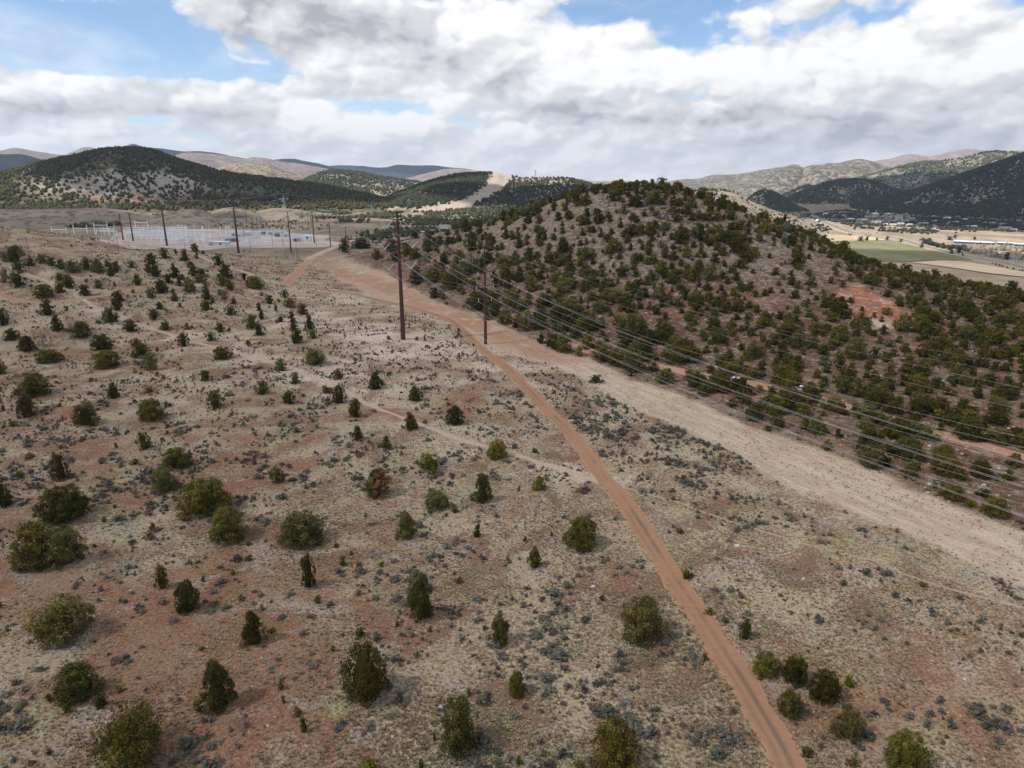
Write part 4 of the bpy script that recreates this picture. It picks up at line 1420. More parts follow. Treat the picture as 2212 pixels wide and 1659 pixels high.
for q, z, vx, vy in zip(RAND, zz, rvx, rvy):
    w = float(np.clip(rng.lognormal(math.log(3.6), .36), 1.5, 7.0))
    h = w * rng.uniform(.7, .98)
    px = w / math.hypot(q[0], q[1]) * FV
    TREES.append(dict(x=q[0], y=q[1], w=w, h=h, k=random.choice('rrrrggc'), c=random.choice('ddmmooy'), lab=None, px=px, vx=vx, vy=vy - px * .45, big=px))
# hidden behind the skyline?
tx = np.array([(t['x'], t['y']) for t in TREES])
tz = H(tx[:, 0], tx[:, 1])
for t, z in zip(TREES, tz):
    t['z'] = float(z)
top = np.stack([tx[:, 0], tx[:, 1], tz + np.array([t['h'] for t in TREES])], -1)
vis = np.ones(len(TREES), bool)
for i in range(len(TREES)):
    ts = np.linspace(.25, .985, 60)
    q = np.array([0, 0, CAMZ]) + (top[i] - [0, 0, CAMZ]) * ts[:, None]
    vis[i] = np.all(q[:, 2] > H(q[:, 0], q[:, 1]) - .3)
tvx, tvy = project(top)
inframe = (tvx > -40) & (tvx < 2252) & (tvy < 1690)
score = np.array([t['px'] * math.sqrt(t['h'] / t['w']) for t in TREES]) * vis * inframe
order = np.argsort(-score)
indiv = set(order[:300].tolist())

KW = {'r': 'round', 'c': 'cone shaped', 'n': 'tall narrow', 'g': 'ragged'}
CW = {'d': 'dark green', 'm': 'deep olive', 'o': 'olive', 'b': 'bright green', 'y': 'grey green', 'x': 'bare grey', 'w': 'brown'}
used = {}
cr_me, tr_me = {}, {}
for k in 'rcng':
    for lv, D_ in (('hi', HI), ('mid', MID)):
        for i, (V, F, C) in enumerate(D_[k]):
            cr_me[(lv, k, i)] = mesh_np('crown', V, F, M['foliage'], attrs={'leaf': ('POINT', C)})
for i, (V, F, C) in enumerate(XMESH):
    cr_me[('x', i)] = mesh_np('crown', V, F, M['foliage'], attrs={'leaf': ('POINT', C)})
for i in range(4):
    tr_me[i] = trunk_mb(i).mesh('trunk', M['bark'])
    tr_me['x%d' % i] = trunk_mb(i + 20).mesh('trunk', M['twig'])


def where_words(t):
    x, y = t['x'], t['y']
    if inpoly(np.array(x), np.array(y), P_HILL):
        return 'on the wooded hill'
    d = dist_line(np.array([x]), np.array([y]), L_TRAIL)[0]
    if d < 9:
        return 'beside the footpath'
    i = np.argmin(np.hypot(L_ROAD[:, 0] - x, L_ROAD[:, 1] - y))
    dd = np.hypot(L_ROAD[i, 0] - x, L_ROAD[i, 1] - y)
    right = x > L_ROAD[i, 0]
    if dd < 14:
        return 'just right of the dirt road' if right else 'just left of the dirt road'
    if right:
        return 'right of the dirt road'
    return 'on the scrub slope'


def pct(vx, vy, dec=0):
    a, b = vx / 2212 * 100, vy / 1659 * 100
    f = '%.' + str(dec) + 'f'
    return f % a + '% across, ' + f % b + '% down'


HAND = {}
stuff_lo = {k: [] for k in 'rcng'}
for i, t in enumerate(TREES):
    base_c = np.array(COLS[t['c']]) * rng.uniform(.82, 1.2) * (1 + .1 * rng.uniform(-1, 1, 3) * [1, .4, 1])
    rot = rng.uniform(0, 6.28)
    sq = rng.uniform(.9, 1.1)
    if i in indiv:
        half = (t['k'] == 'r' and t['c'] == 'm' and abs(t['vx'] - 820) < 12 and abs(t['vy'] - 1047) < 30)
        size = 'small' if t['h'] < 2.6 else ('large' if max(t['h'], t['w']) > 6 else '')
        lab = t['lab']
        if half:
            lab = 'juniper with its right half dead and rust brown, left half green'
        if not lab:
            look = ' '.join(q for q in (size, CW[t['c']], KW[t['k']]) if q)
            cx_v, cy_v = project(np.array([t['x'], t['y'], t['z'] + t['h'] * .5]))
            lab = '%s juniper %s, %s' % (look, where_words(t), pct(cx_v, cy_v))
            if lab in used:
                lab = '%s juniper, %s' % (look, pct(cx_v, cy_v, 1))
        used[lab] = 1
        o = thing('juniper_tree', lab, 'juniper', (t['x'], t['y'], t['z'] - .05), rot, 'junipers scattered over the hillsides')
        o.scale = (t['w'], t['w'] * sq, t['h'])
        if t['c'] == 'x':
            me = cr_me[('x', i % 2)]
        else:
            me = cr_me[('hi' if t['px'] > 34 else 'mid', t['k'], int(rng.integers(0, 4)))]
        if half:
            V, F, C = HI['r'][0]
            me = mesh_np('crown', V, F[V[F[:, 0]][:, 0] - .5 * V[F[:, 0]][:, 1] < .06], M['foliage'], attrs={'leaf': ('POINT', C)})
        c = link('crown', me, o)
        c.color = (*base_c, 1)
        tk = link('trunk', tr_me[('x%d' if t['c'] == 'x' else '%d') % int(rng.integers(0, 4)) if t['c'] == 'x' else int(rng.integers(0, 4))], o)
        if half:
            V, F, C = crown('r', 4242, 70, 60, .040, 0, core=False)
            mk = V[F[:, 0]][:, 0] - .5 * V[F[:, 0]][:, 1] > .02
            dm = mesh_np('dead_foliage', V * np.array([1.0, 1.0, .93]), F[mk], M['foliage'], attrs={'leaf': ('POINT', C)})
            dfo = link('dead_foliage', dm, o)
            dfo.color = (.24, .115, .05, 1)
            dfo['label'] = 'rust brown dead sprays on the right half'
            o.rotation_euler = (0, 0, 0)
    else:
        stuff_lo[t['k']].append((t['x'], t['y'], t['z'] - .05, t['w'], t['h'], rot, *base_c))
parts = []
for k, l in stuff_lo.items():
    if l:
        a = np.array(l)
        parts.append(merge(LO[k], a[:, :3], a[:, 3], a[:, 4], a[:, 5], a[:, 6:9]))
stuff('junipers', parts)

# ------------------------------------------------------------------ small green shrubs and seedlings
SH = []


def addsh(conv, txt):
    for e in txt.replace('\n', ' ').split(';'):
        if e.strip():
            x, y, w, h = map(float, e.split(',')[:4])
            vx, vy, k = conv(x, y)
            SH.append((vx, vy, w * k, h * k))


addsh(cr(0, 700, 2.212), '560,280,25,20; 865,352,30,25; 1380,420,30,35; 1808,412,25,25; 1487,600,30,25; 1608,690,40,35; 83,1220,45,40; 967,1000,55,25; 25,1115,30,40; 385,1090,35,30; 305,1140,25,25; 1085,1270,30,30; 1180,730,20,18; 1020,730,25,30; 1965,1025,30,22; 640,550,40,25; 875,1065,35,28; 435,470,25,35; 915,880,30,18; 1020,885,30,25')
addsh(cr(0, 1200, 2.212), '128,445,55,45; 183,205,38,40; 992,795,45,60; 968,845,40,45; 678,733,35,40; 1612,885,35,40; 1615,985,50,45; 1318,1120,25,45; 615,895,30,30; 1510,1075,35,40; 755,255,25,45; 930,475,40,35; 745,640,25,25; 655,355,22,25; 540,415,30,22; 198,320,60,35; 2060,1260,50,60; 1565,1240,45,40; 878,360,60,35; 400,255,35,28; 1250,450,20,28; 1265,400,15,35; 830,150,20,20; 1053,200,30,22; 2180,900,40,35; 1722,860,22,20')
addsh(cr(1000, 1100, 2.212), '598,640,42,46; 260,1245,38,40; 115,1245,40,35; 740,893,50,40; 1150,755,25,40; 470,700,15,20; 1190,1080,35,35; 1250,505,50,30; 1825,395,25,25; 2190,1030,60,40; 1362,1045,20,30; 65,1170,25,20')
addsh(cr(0, 1650, 2.212), '435,977,52,62; 323,902,45,52; 1975,1107,55,97; 1930,1002,60,60; 1825,827,45,55; 1840,912,28,50; 2160,580,35,45; 780,842,60,45; 1760,457,55,30; 320,1250,40,40; 145,940,45,30; 610,520,30,25; 200,520,25,25; 1310,570,40,30; 8,295,25,50')
addsh(cr(1000, 1650, 2.212), '520,1345,45,65; 125,492,75,65; 575,452,32,45; 363,417,28,40; 1688,247,35,40; 760,137,55,47; 830,867,40,52; 700,947,45,52; 1150,1317,45,60; 605,1157,25,42; 1540,1345,70,50')
addsh(cr(2000, 1400, 1.952), '25,587,60,62; 148,792,55,46; 125,1050,32,46; 710,1602,70,60; 1375,627,50,32; 965,1659,70,40; 430,440,20,15')
addsh(cr(1000, 800, 3.687), '512,722,50,45; 815,732,48,45; 902,735,30,40; 950,822,20,40; 1268,635,42,45; 520,1100,65,35; 478,658,30,20; 1230,1475,75,30; 1135,345,40,35; 650,1300,40,25; 1425,790,35,30; 440,860,30,30')
sh = np.array(SH)
sb = hit(sh[:, 0], sh[:, 1])
shm = []
for i in range(3):
    V, F, C = crown('r', 1500 + i, 26, 22, .085, .05)
    shm.append(mesh_np('shrub', V, F, M['foliage'], attrs={'leaf': ('POINT', C)}))
for s, b in zip(sh, sb):
    dep = b[1] * CP - (b[2] - CAMZ) * SP
    w = s[2] / FV * dep
    ang = math.atan2(CAMZ - b[2], math.hypot(b[0], b[1]))
    h = max((s[3] / FV * dep - .36 * w * math.sin(ang)) / math.cos(ang), .55 * w)
    rr_ = math.hypot(b[0], b[1])
    x, y = b[0] * (1 + .36 * w / rr_), b[1] * (1 + .36 * w / rr_)
    cw = random.choice(['olive', 'bright green', 'dark green'])
    lab = '%s %s shrub in the scrub, %s' % ('low' if h < .8 * w else ('slim' if h > 1.2 * w else 'small round'), cw, pct(s[0], s[1] - s[3] * .5))
    if lab in used:
        lab = lab.replace(' in the scrub', '').replace(pct(s[0], s[1] - s[3] * .5), pct(s[0], s[1] - s[3] * .5, 1))
    used[lab] = 1
    o = link('green_shrub', random.choice(shm), None, (x, y, float(H(np.array([x]), np.array([y]))[0]) - .03))
    o.scale = (w, w, h)
    o.rotation_euler = (0, 0, rng.uniform(0, 6.28))
    o.color = (*(np.array(COLS[{'olive': 'o', 'bright green': 'b', 'dark green': 'm'}[cw]]) * rng.uniform(.9, 1.15)), 1)
    tag(o, lab, 'shrub', 'small green shrubs in the scrub')

# grey dead shrubs lying among the living ones
for (cv, x, y, w_, h_, lab) in ((cr(1000, 1650, 2.212), 315, 750, 95, 95, 'grey dead shrub leaning against the tall dark juniper, bottom centre'), (cr(1000, 1650, 2.212), 1840, 912, 110, 60, 'low dead grey shrub left of the road near the bottom'),
                                (cr(1000, 1100, 2.212), 240, 1168, 75, 50, 'small heap of dead grey twigs below the half brown juniper'), (cr(0, 1650, 2.212), 1752, 685, 55, 50, 'pale silvery dead shrub near the bottom left cone juniper'),
                                (cr(1000, 1650, 2.212), 2180, 470, 60, 60, 'grey dead shrub at the left edge of the dirt road'), (cr(1000, 800, 3.687), 1640, 1240, 60, 75, 'bare grey shrub in the scrub left of the road, mid photo'),
                                (cr(0, 1650, 2.212), 1580, 1065, 90, 90, 'dark leafless shrub right of the big cone juniper'), (cr(0, 1650, 2.212), 1720, 1285, 60, 70, 'dark leafless shrub at the bottom edge, left of centre')):
    vx, vy, k = cv(x, y)
    b = hit(vx, vy)[0]
    dep = b[1] * CP - (b[2] - CAMZ) * SP
    o = thing('dead_shrub', lab, 'dead shrub', tuple(b), rng.uniform(0, 6), 'dead shrubs in the scrub')
    o.scale = (w_ * k / FV * dep, w_ * k / FV * dep, max(h_ * k / FV * dep * .7, .4))
    c = link('twigs', cr_me[('x', int(rng.integers(0, 2)))], o)
    c.color = (.30, .27, .25, 1) if 'dark' not in lab else (.13, .11, .10, 1)
    link('stem', tr_me['x%d' % int(rng.integers(0, 4))], o)

# ------------------------------------------------------------------ sagebrush
def sage(seed, ncl, nleaf, leaf, core=True):
    V, F, C = crown('g', seed, ncl, nleaf, leaf, .1, core)
    C = C * .9
    return V, F, C


SAGE_HI = [sage(2000 + i, 22, 18, .10) for i in range(5)]
SAGE_MID = [sage(2100 + i, 9, 7, .20) for i in range(5)]
n = 110000
# even over the picture: polar draw
th = rng.uniform(-.80, .80, n)
rd = np.exp(rng.uniform(math.log(48), math.log(640), n))
sx, sy = rd * np.sin(th), rd * np.cos(th)
f1 = fbm(sx / 16., sy / 16., 201, 4)
f2 = fbm(sx / 60., sy / 60., 205, 3)
f3 = fbm(sx / 4.5, sy / 4.5, 206, 2)
pr = sstep(.40, .66, f1 * .42 + f2 * .16 + f3 * .42) * np.clip(rd / 180., .2, 1.1)
pr *= (soft_poly(sx, sy, P_MEADOW, 1.5, 1.) < .35)
pr *= (dist_line(sx, sy, L_ROAD) > 2.9) & (dist_line(sx, sy, L_TRAIL) > 1.7) & (dist_line(sx, sy, L_SPUR) > 3.5) & (dist_line(sx, sy, L_SIDE) > 2) & (dist_line(sx, sy, L_UPPER) > 2) & (dist_line(sx, sy, L_HILLROAD) > 3.)
pr *= 1 - soft_poly(sx, sy, P_PAD, 2, 1)
right = (sx > np.interp(sy, L_ROAD[::-1, 1], L_ROAD[::-1, 0]))
pr *= np.where((sy < 105) & ~right & (sx < -10), .75, 1)
band = np.exp(-((dist_line(sx, sy, np.array([(10, 196), (30, 150), (62, 118), (88, 84)])) - 2) / 16) ** 2) * right
pr = np.clip(pr * np.where(right & (sy < 240), (.30 + .75 * band), 1), 0, 1)
pr *= (soft_poly(sx, sy, P_SCAR, 2, 1) < .3)
onh = inpoly(sx, sy, P_HILL)
pr *= np.where(onh, .42, np.where(rd < 130, .52, 1.))
pr *= np.where(~onh & (sx < -60) & (rd > 150), 1.35, 1)
k = rng.uniform(0, 1, n) < pr
sx, sy, rd = sx[k], sy[k], rd[k]
szz = H(sx, sy)
w = np.clip(rng.lognormal(math.log(.62), .40, len(sx)), .24, 1.6)
h = w * rng.uniform(.5, .85, len(sx))
f4 = fbm(sx / 5., sy / 5., 301, 2)
w *= .75 + .7 * sstep(.4, .65, f4)
pal = np.array([(.235, .22, .195), (.27, .255, .215), (.19, .195, .15), (.30, .26, .21), (.24, .24, .19), (.20, .18, .165)])
tint = pal[rng.integers(0, 6, len(sx))] * rng.uniform(.75, 1.2, (len(sx), 1)) * np.array([.86, .84, .79])
rot = rng.uniform(0, 6.28, len(sx))
pos = np.stack([sx, sy, szz - .03], -1)
pxs, pys = project(pos)
okf = (pxs > -30) & (pxs < 2242) & (pys < 1680)
app = w / rd * okf
od = np.argsort(-app)[:300]
im = np.zeros(len(sx), bool)
im[od] = True
smesh = [mesh_np('sagebrush', V, F, M['foliage'], attrs={'leaf': ('POINT', C)}) for V, F, C in SAGE_HI]
for i in od:
    o = link('sagebrush', smesh[int(rng.integers(0, 5))], None, pos[i])
    o.scale = (w[i], w[i], h[i])
    o.rotation_euler = (0, 0, rot[i])
    o.color = (*tint[i], 1)
    tag(o, 'grey sagebrush clump on the near scrub slope, one of many alike', 'sagebrush', 'grey sagebrush clumps in the foreground')
nearm = ~im & (rd < 190)
farm = ~im & (rd >= 190)
parts = [merge(SAGE_HI, pos[nearm], w[nearm], h[nearm], rot[nearm], tint[nearm]), merge(SAGE_MID, pos[farm], w[farm], h[farm], rot[farm], tint[farm])]
stuff('sagebrush_cover', parts)
print('sage', len(sx), 'near', nearm.sum(), 'trees', len(TREES), 'rand', len(RAND))

# dry grass tufts and low litter close by
n = 150000
th = rng.uniform(-.78, .78, n)
rd = np.exp(rng.uniform(math.log(50), math.log(260), n))
sx, sy = rd * np.sin(th), rd * np.cos(th)
pr = .25 + .75 * sstep(.4, .6, fbm(sx / 8., sy / 8., 401, 3))
pr *= (dist_line(sx, sy, L_ROAD) > 1.75) * (dist_line(sx, sy, L_TRAIL) > 1.2) * np.where(soft_poly(sx, sy, P_MEADOW, 1.5, 1.) > .4, .3, 1)
k = rng.uniform(0, 1, n) < pr
sx, sy, rd = sx[k], sy[k], rd[k]
TUFT = []
for i in range(5):
    r = np.random.default_rng(3000 + i)
    a = r.uniform(0, 6.28, 11)
    e = r.uniform(.25, .5, 11)
    b = np.stack([np.cos(a) * .1, np.sin(a) * .1, np.zeros(11)], -1)
    tdir = np.stack([np.cos(a) * e, np.sin(a) * e, r.uniform(.5, 1, 11)], -1)
    side = np.stack([-np.sin(a), np.cos(a), np.zeros(11)], -1) * .13
    V = np.stack([b - side, b + side, tdir], 1).reshape(-1, 3)
    C = np.repeat(r.uniform(.8, 1.25, 11), 3)[:, None] * np.ones(3)
    TUFT.append((V, np.arange(33).reshape(-1, 3), C))
pal = np.array([(.42, .345, .23), (.46, .39, .28), (.36, .33, .20), (.26, .225, .19), (.25, .21, .165), (.35, .305, .26), (.27, .235, .2), (.31, .285, .2)])
rm = redness(sx, sy)
kk = rng.uniform(0, 1, len(sx)) > rm * .62
sx, sy, rd = sx[kk], sy[kk], rd[kk]
tint = pal[rng.integers(0, 8, len(sx))] * rng.uniform(.8, 1.15, (len(sx), 1))
tint *= np.array([1.02, .95, .80])
yg = sstep(.54, .66, fbm(sx / 13., sy / 13., 431, 3)) * (rng.uniform(0, 1, len(sx)) < .8)
tint = tint * (1 - yg[:, None]) + yg[:, None] * np.array((.43, .40, .23)) * rng.uniform(.75, 1.2, (len(sx), 1))
ws = rng.uniform(.22, .62, len(sx))
stuff('dry_grass', [merge(TUFT, np.stack([sx, sy, H(sx, sy) - .01], -1), ws, ws * rng.uniform(.35, .8, len(sx)), rng.uniform(0, 6.28, len(sx)), tint)])

# loose pale stones
ROCK = []
for i in range(5):
    V, F, C = TINY[i]
    ROCK.append((V * np.array([1, .8, .6]), F, np.clip(C, .85, 1.15)))
n = 5200
th = rng.uniform(-.78, .78, n)
rd = np.exp(rng.uniform(math.log(50), math.log(420), n))
sx, sy = rd * np.sin(th), rd * np.cos(th)
onh = inpoly(sx, sy, P_HILL)
k = (rng.uniform(0, 1, n) < np.where(onh, 1., .16)) & (soft_poly(sx, sy, P_MEADOW, 1.5, 1.) < .3) & (dist_line(sx, sy, L_ROAD) > 2.4)
sx, sy, onh = sx[k], sy[k], onh[k]
ws = np.minimum(rng.lognormal(math.log(.3), .45, len(sx)) * np.where(onh, 2.2, 1), 1.3)
tint = np.array((.56, .49, .43)) * rng.uniform(.7, 1.2, (len(sx), 1))
stuff('loose_stones', [merge(ROCK, np.stack([sx, sy, H(sx, sy) - .04], -1), ws, ws * rng.uniform(.35, .7, len(sx)), rng.uniform(0, 6.28, len(sx)), tint)])


# dark rock ledges under the summit, broken spoil heaps by the pad
def rockfield(vpoly, count, wmin, wmax, col, name, flat=.7):
    pl = ground_line(vpoly)[:, :2]
    lo, hi = pl.min(0), pl.max(0)
    q = rng.uniform(lo, hi, (count * 12, 2))
    q = q[inpoly(q[:, 0], q[:, 1], pl)][:count]
    ws = rng.uniform(wmin, wmax, len(q))
    tint = np.array(col) * rng.uniform(.6, 1.3, (len(q), 1))
    V, F, C = merge(ROCK, np.stack([q[:, 0], q[:, 1], H(q[:, 0], q[:, 1]) - .15], -1), ws, ws * rng.uniform(.4, 1.0, len(q)) * flat, rng.uniform(0, 6.28, len(q)), tint)
    return stuff(name, [(V, F, C)])


rockfield([(1355, 425), (1395, 424), (1430, 440), (1430, 452), (1380, 446)], 70, .8, 2.6, (.12, .085, .08), 'rock_ledge')
rockfield([(1380, 452), (1440, 447), (1520, 462), (1545, 480), (1500, 487), (1440, 478), (1400, 468)], 170, .8, 3.0, (.12, .09, .08), 'rock_ledge')
rockfield([(1300, 430), (1345, 428), (1345, 445), (1305, 445)], 40, .6, 1.8, (.2, .15, .13), 'rock_ledge')
rockfield([(670, 572), (700, 566), (701, 574), (675, 578)], 60, .4, 1.3, (.5, .46, .43), 'spoil_heap', 1.1)
rockfield([(715, 556), (745, 556), (748, 566), (720, 566)], 60, .4, 1.2, (.42, .38, .35), 'spoil_heap', 1.)
rockfield([(745, 540), (790, 536), (790, 552), (750, 553)], 60, .5, 1.8, (.5, .43, .38), 'rock_ledge', 1.)


# ------------------------------------------------------------------ woodland on the hills beyond and in the valley
def woods(surf, dens, name, base=0., wr=(3.2, 6.5), col=(.05, .056, .026), seed=1, n=9000):
    V, F, px, py = surf
    T = np.vstack([F[:, [0, 1, 2]], F[:, [0, 2, 3]]])
    a, b, c = V[T[:, 0]], V[T[:, 1]], V[T[:, 2]]
    cxv, cyv = project((a + b + c) / 3)
    ar = np.linalg.norm(np.cross(b - a, c - a), axis=1)
    nz = np.cross(b - a, c - a)
    cenp = (a + b + c) / 3
    facing = ((np.array([0, 0, CAMZ]) - cenp) * nz * np.sign(nz[:, 2:3])).sum(1) > -ar * 40
    ok = (cxv > -60) & (cxv < 2280) & facing
    wgt = ar * ok * np.maximum(dens(cxv, cyv, cenp), 0) * sstep(base + 1., base + 9, cenp[:, 2])
    if wgt.sum() <= 0:
        return
    pick = rng.choice(len(T), n, p=wgt / wgt.sum())
    u, v = rng.uniform(0, 1, n), rng.uniform(0, 1, n)
    fl = u + v > 1
    u[fl], v[fl] = 1 - u[fl], 1 - v[fl]
    P = a[pick] + (b - a)[pick] * u[:, None] + (c - a)[pick] * v[:, None]
    w = rng.uniform(*wr, n)
    tint = np.array(col) * rng.uniform(.6, 1.5, (n, 1)) * (1 + rng.uniform(-.15, .15, (n, 3)))
    P[:, 2] -= .3
    stuff(name, [merge(TINY, P, w, w * rng.uniform(.75, 1.15, n), rng.uniform(0, 6.28, n), tint)])


def clump(p, sc, seed, lo=.38, hi=.6):
    return sstep(lo, hi, fbm(p[:, 0] / sc, p[:, 1] / sc, seed, 4))


def densA(x, y, p):
    d = .25 + .75 * clump(p, 60, 71)
    bare = np.clip(ell(x, y, 240, 403, 190, 30, .6) + .45 * ell(x, y, 330, 392, 150, 34, .6), 0, 1)
    d = d * (1 - .58 * bare) * (1 - .5 * ell(x, y, 300, 434, 280, 10)) * (1 - .55 * ell(x, y, 520, 425, 110, 22))
    d = d * (1 + 1.6 * sstep(440, 455, y) * (x < 330))
    return d


def densB2(x, y, p):
    d = .3 + .7 * clump(p, 60, 72)
    dl = dist_line(x, y * 1.6, np.array(SW) * [1, 1.6])
    d = d * (1 - sstep(30, 17, dl + (y - 376) * .16))
    d = d * np.where(x < 1050, 1.5, .8) * (1 - .7 * ell(x, y, 1170, 388, 100, 10)) * (1 - .6 * sstep(1020, 1060, x) * sstep(392, 380, y))
    return d


woods(HA, densA, 'juniper_woodland', 0., (4.0, 7.5), (.058, .055, .025), 1, 10000)
woods(HB1, lambda x, y, p: (.3 + clump(p, 110, 73)) * (1 - .6 * ell(x, y, 860, 395, 60, 14)), 'juniper_woodland', 0., (5, 9), (.055, .06, .035), 2, 4200)
woods(HB2, densB2, 'juniper_woodland', 0., (4.0, 7), (.046, .05, .03), 3, 9000)
woods(HR3, lambda x, y, p: .45 + clump(p, 150, 74), 'juniper_woodland', VALLEY, (5, 9), (.042, .046, .029), 4, 9500)
woods(HR4, lambda x, y, p: .4 + clump(p, 120, 75) - .5 * ell(x, y, 1790, 415, 60, 9), 'juniper_woodland', VALLEY, (6, 10), (.042, .048, .029), 5, 3200)
woods(HR5, lambda x, y, p: .2 + clump(p, 60, 76) + .6 * (x > 1655), 'juniper_woodland', VALLEY, (4, 7), (.055, .06, .035), 6, 1600)
woods(HR2, lambda x, y, p: .2 + clump(p, 170, 77, .45, .6), 'juniper_woodland', VALLEY, (7, 11), (.075, .082, .048), 7, 4500)
woods(HR6, lambda x, y, p: .1 + .9 * sstep(416, 410, y) + .2 * clump(p, 50, 78), 'juniper_woodland', VALLEY, (3, 5), (.06, .06, .04), 8, 260)


def flat_woods(polys, name, counts, wr, col, spacing=None, hfac=(.75, 1.1)):
    parts = []
    for vp, cnt in zip(polys, counts):
        pl = ground_line(vp)[:, :2]
        lo, hi = pl.min(0), pl.max(0)
        q = rng.uniform(lo, hi, (cnt * 10, 2))
        q = q[inpoly(q[:, 0], q[:, 1], pl)]
        q = q[rng.uniform(0, 1, len(q)) < sstep(.36, .56, fbm(q[:, 0] / 45., q[:, 1] / 45., 88, 3))][:cnt]
        if not len(q):
            continue
        w = rng.uniform(*wr, len(q))
        tint = np.array(col) * rng.uniform(.6, 1.5, (len(q), 1)) * (1 + rng.uniform(-.12, .12, (len(q), 3)))
        parts.append(merge(TINY, np.stack([q[:, 0], q[:, 1], H(q[:, 0], q[:, 1]) - .2], -1), w, w * rng.uniform(*hfac, len(q)), rng.uniform(0, 6.28, len(q)), tint))
    stuff(name, parts)


# belts of junipers on the plain behind the substation and towards the cleared ridge
flat_woods([[(0, 468), (120, 466), (210, 472), (262, 475), (262, 487), (190, 492), (120, 492), (0, 478)],
            [(330, 466), (420, 462), (520, 464), (600, 462), (690, 458), (760, 460), (760, 472), (640, 474), (560, 470), (470, 470), (380, 470), (330, 474)],
            [(730, 470), (800, 462), (900, 458), (1010, 452), (1100, 448), (1180, 445), (1180, 470), (1090, 480), (980, 490), (900, 494), (850, 488), (790, 482), (735, 482)],
            [(600, 452), (760, 447), (900, 444), (930, 450), (800, 455), (640, 458)],
            [(770, 505), (850, 496), (930, 495), (950, 502), (880, 512), (800, 520)]],
           'juniper_woodland', [700, 900, 1500, 500, 120], (3.8, 6.5), (.06, .065, .036))
# the wooded town
flat_woods([[(1640, 475), (1690, 466), (1750, 462), (1752, 470), (1790, 487), (1800, 500), (1755, 506), (1700, 500)],
            [(1758, 463), (1800, 455), (1890, 451), (1990, 458), (2060, 465), (2212, 462), (2330, 462), (2330, 505), (2212, 502), (2130, 500), (2060, 504), (1990, 507), (1900, 500), (1850, 492), (1800, 480)],
            [(1990, 519), (2040, 524), (2080, 530), (2098, 545), (2050, 536), (1995, 527)],
            [(1880, 448), (1990, 444), (2060, 446), (2060, 452), (1980, 456), (1900, 452)],
            [(2040, 468), (2330, 470), (2330, 500), (2100, 498)]],
           'valley_trees', [900, 3600, 150, 300, 1000], (4.5, 8.5), (.046, .048, .034), None, (.6, .85))
flat_woods([[(2085, 538), (2130, 537), (2212, 539), (2320, 545), (2320, 568), (2212, 562), (2150, 557), (2100, 548)]], 'bare_cottonwoods', [420], (5, 9), (.22, .185, .135), None, (.7, 1.1))
flat_woods([[(1860, 470), (1960, 466), (1965, 482), (1880, 486)]], 'bare_cottonwoods', [120], (6, 10), (.30, .26, .22), None, (.9, 1.3))
flat_woods([[(330, 470), (700, 462), (760, 480), (700, 498), (480, 492), (340, 488)], [(1000, 500), (760, 530), (720, 515), (800, 500)], [(1660, 508), (1760, 508), (1870, 500), (1990, 512), (1940, 513), (1880, 508)]], 'scattered_scrub', [260, 60, 140], (1.6, 3.4), (.09, .09, .055))


# ------------------------------------------------------------------ power lines
def ztop(b, vy):
    q = (CY - vy) / FV
    return CAMZ + b[1] * (-SP + CP * q) / (CP + SP * q)


def frame_dir(th):
    d = np.array([math.sin(th), -math.cos(th), 0.])
    return d, np.array([math.cos(th), math.sin(th), 0.])


TH1, TH2 = math.radians(30.5), math.radians(33)


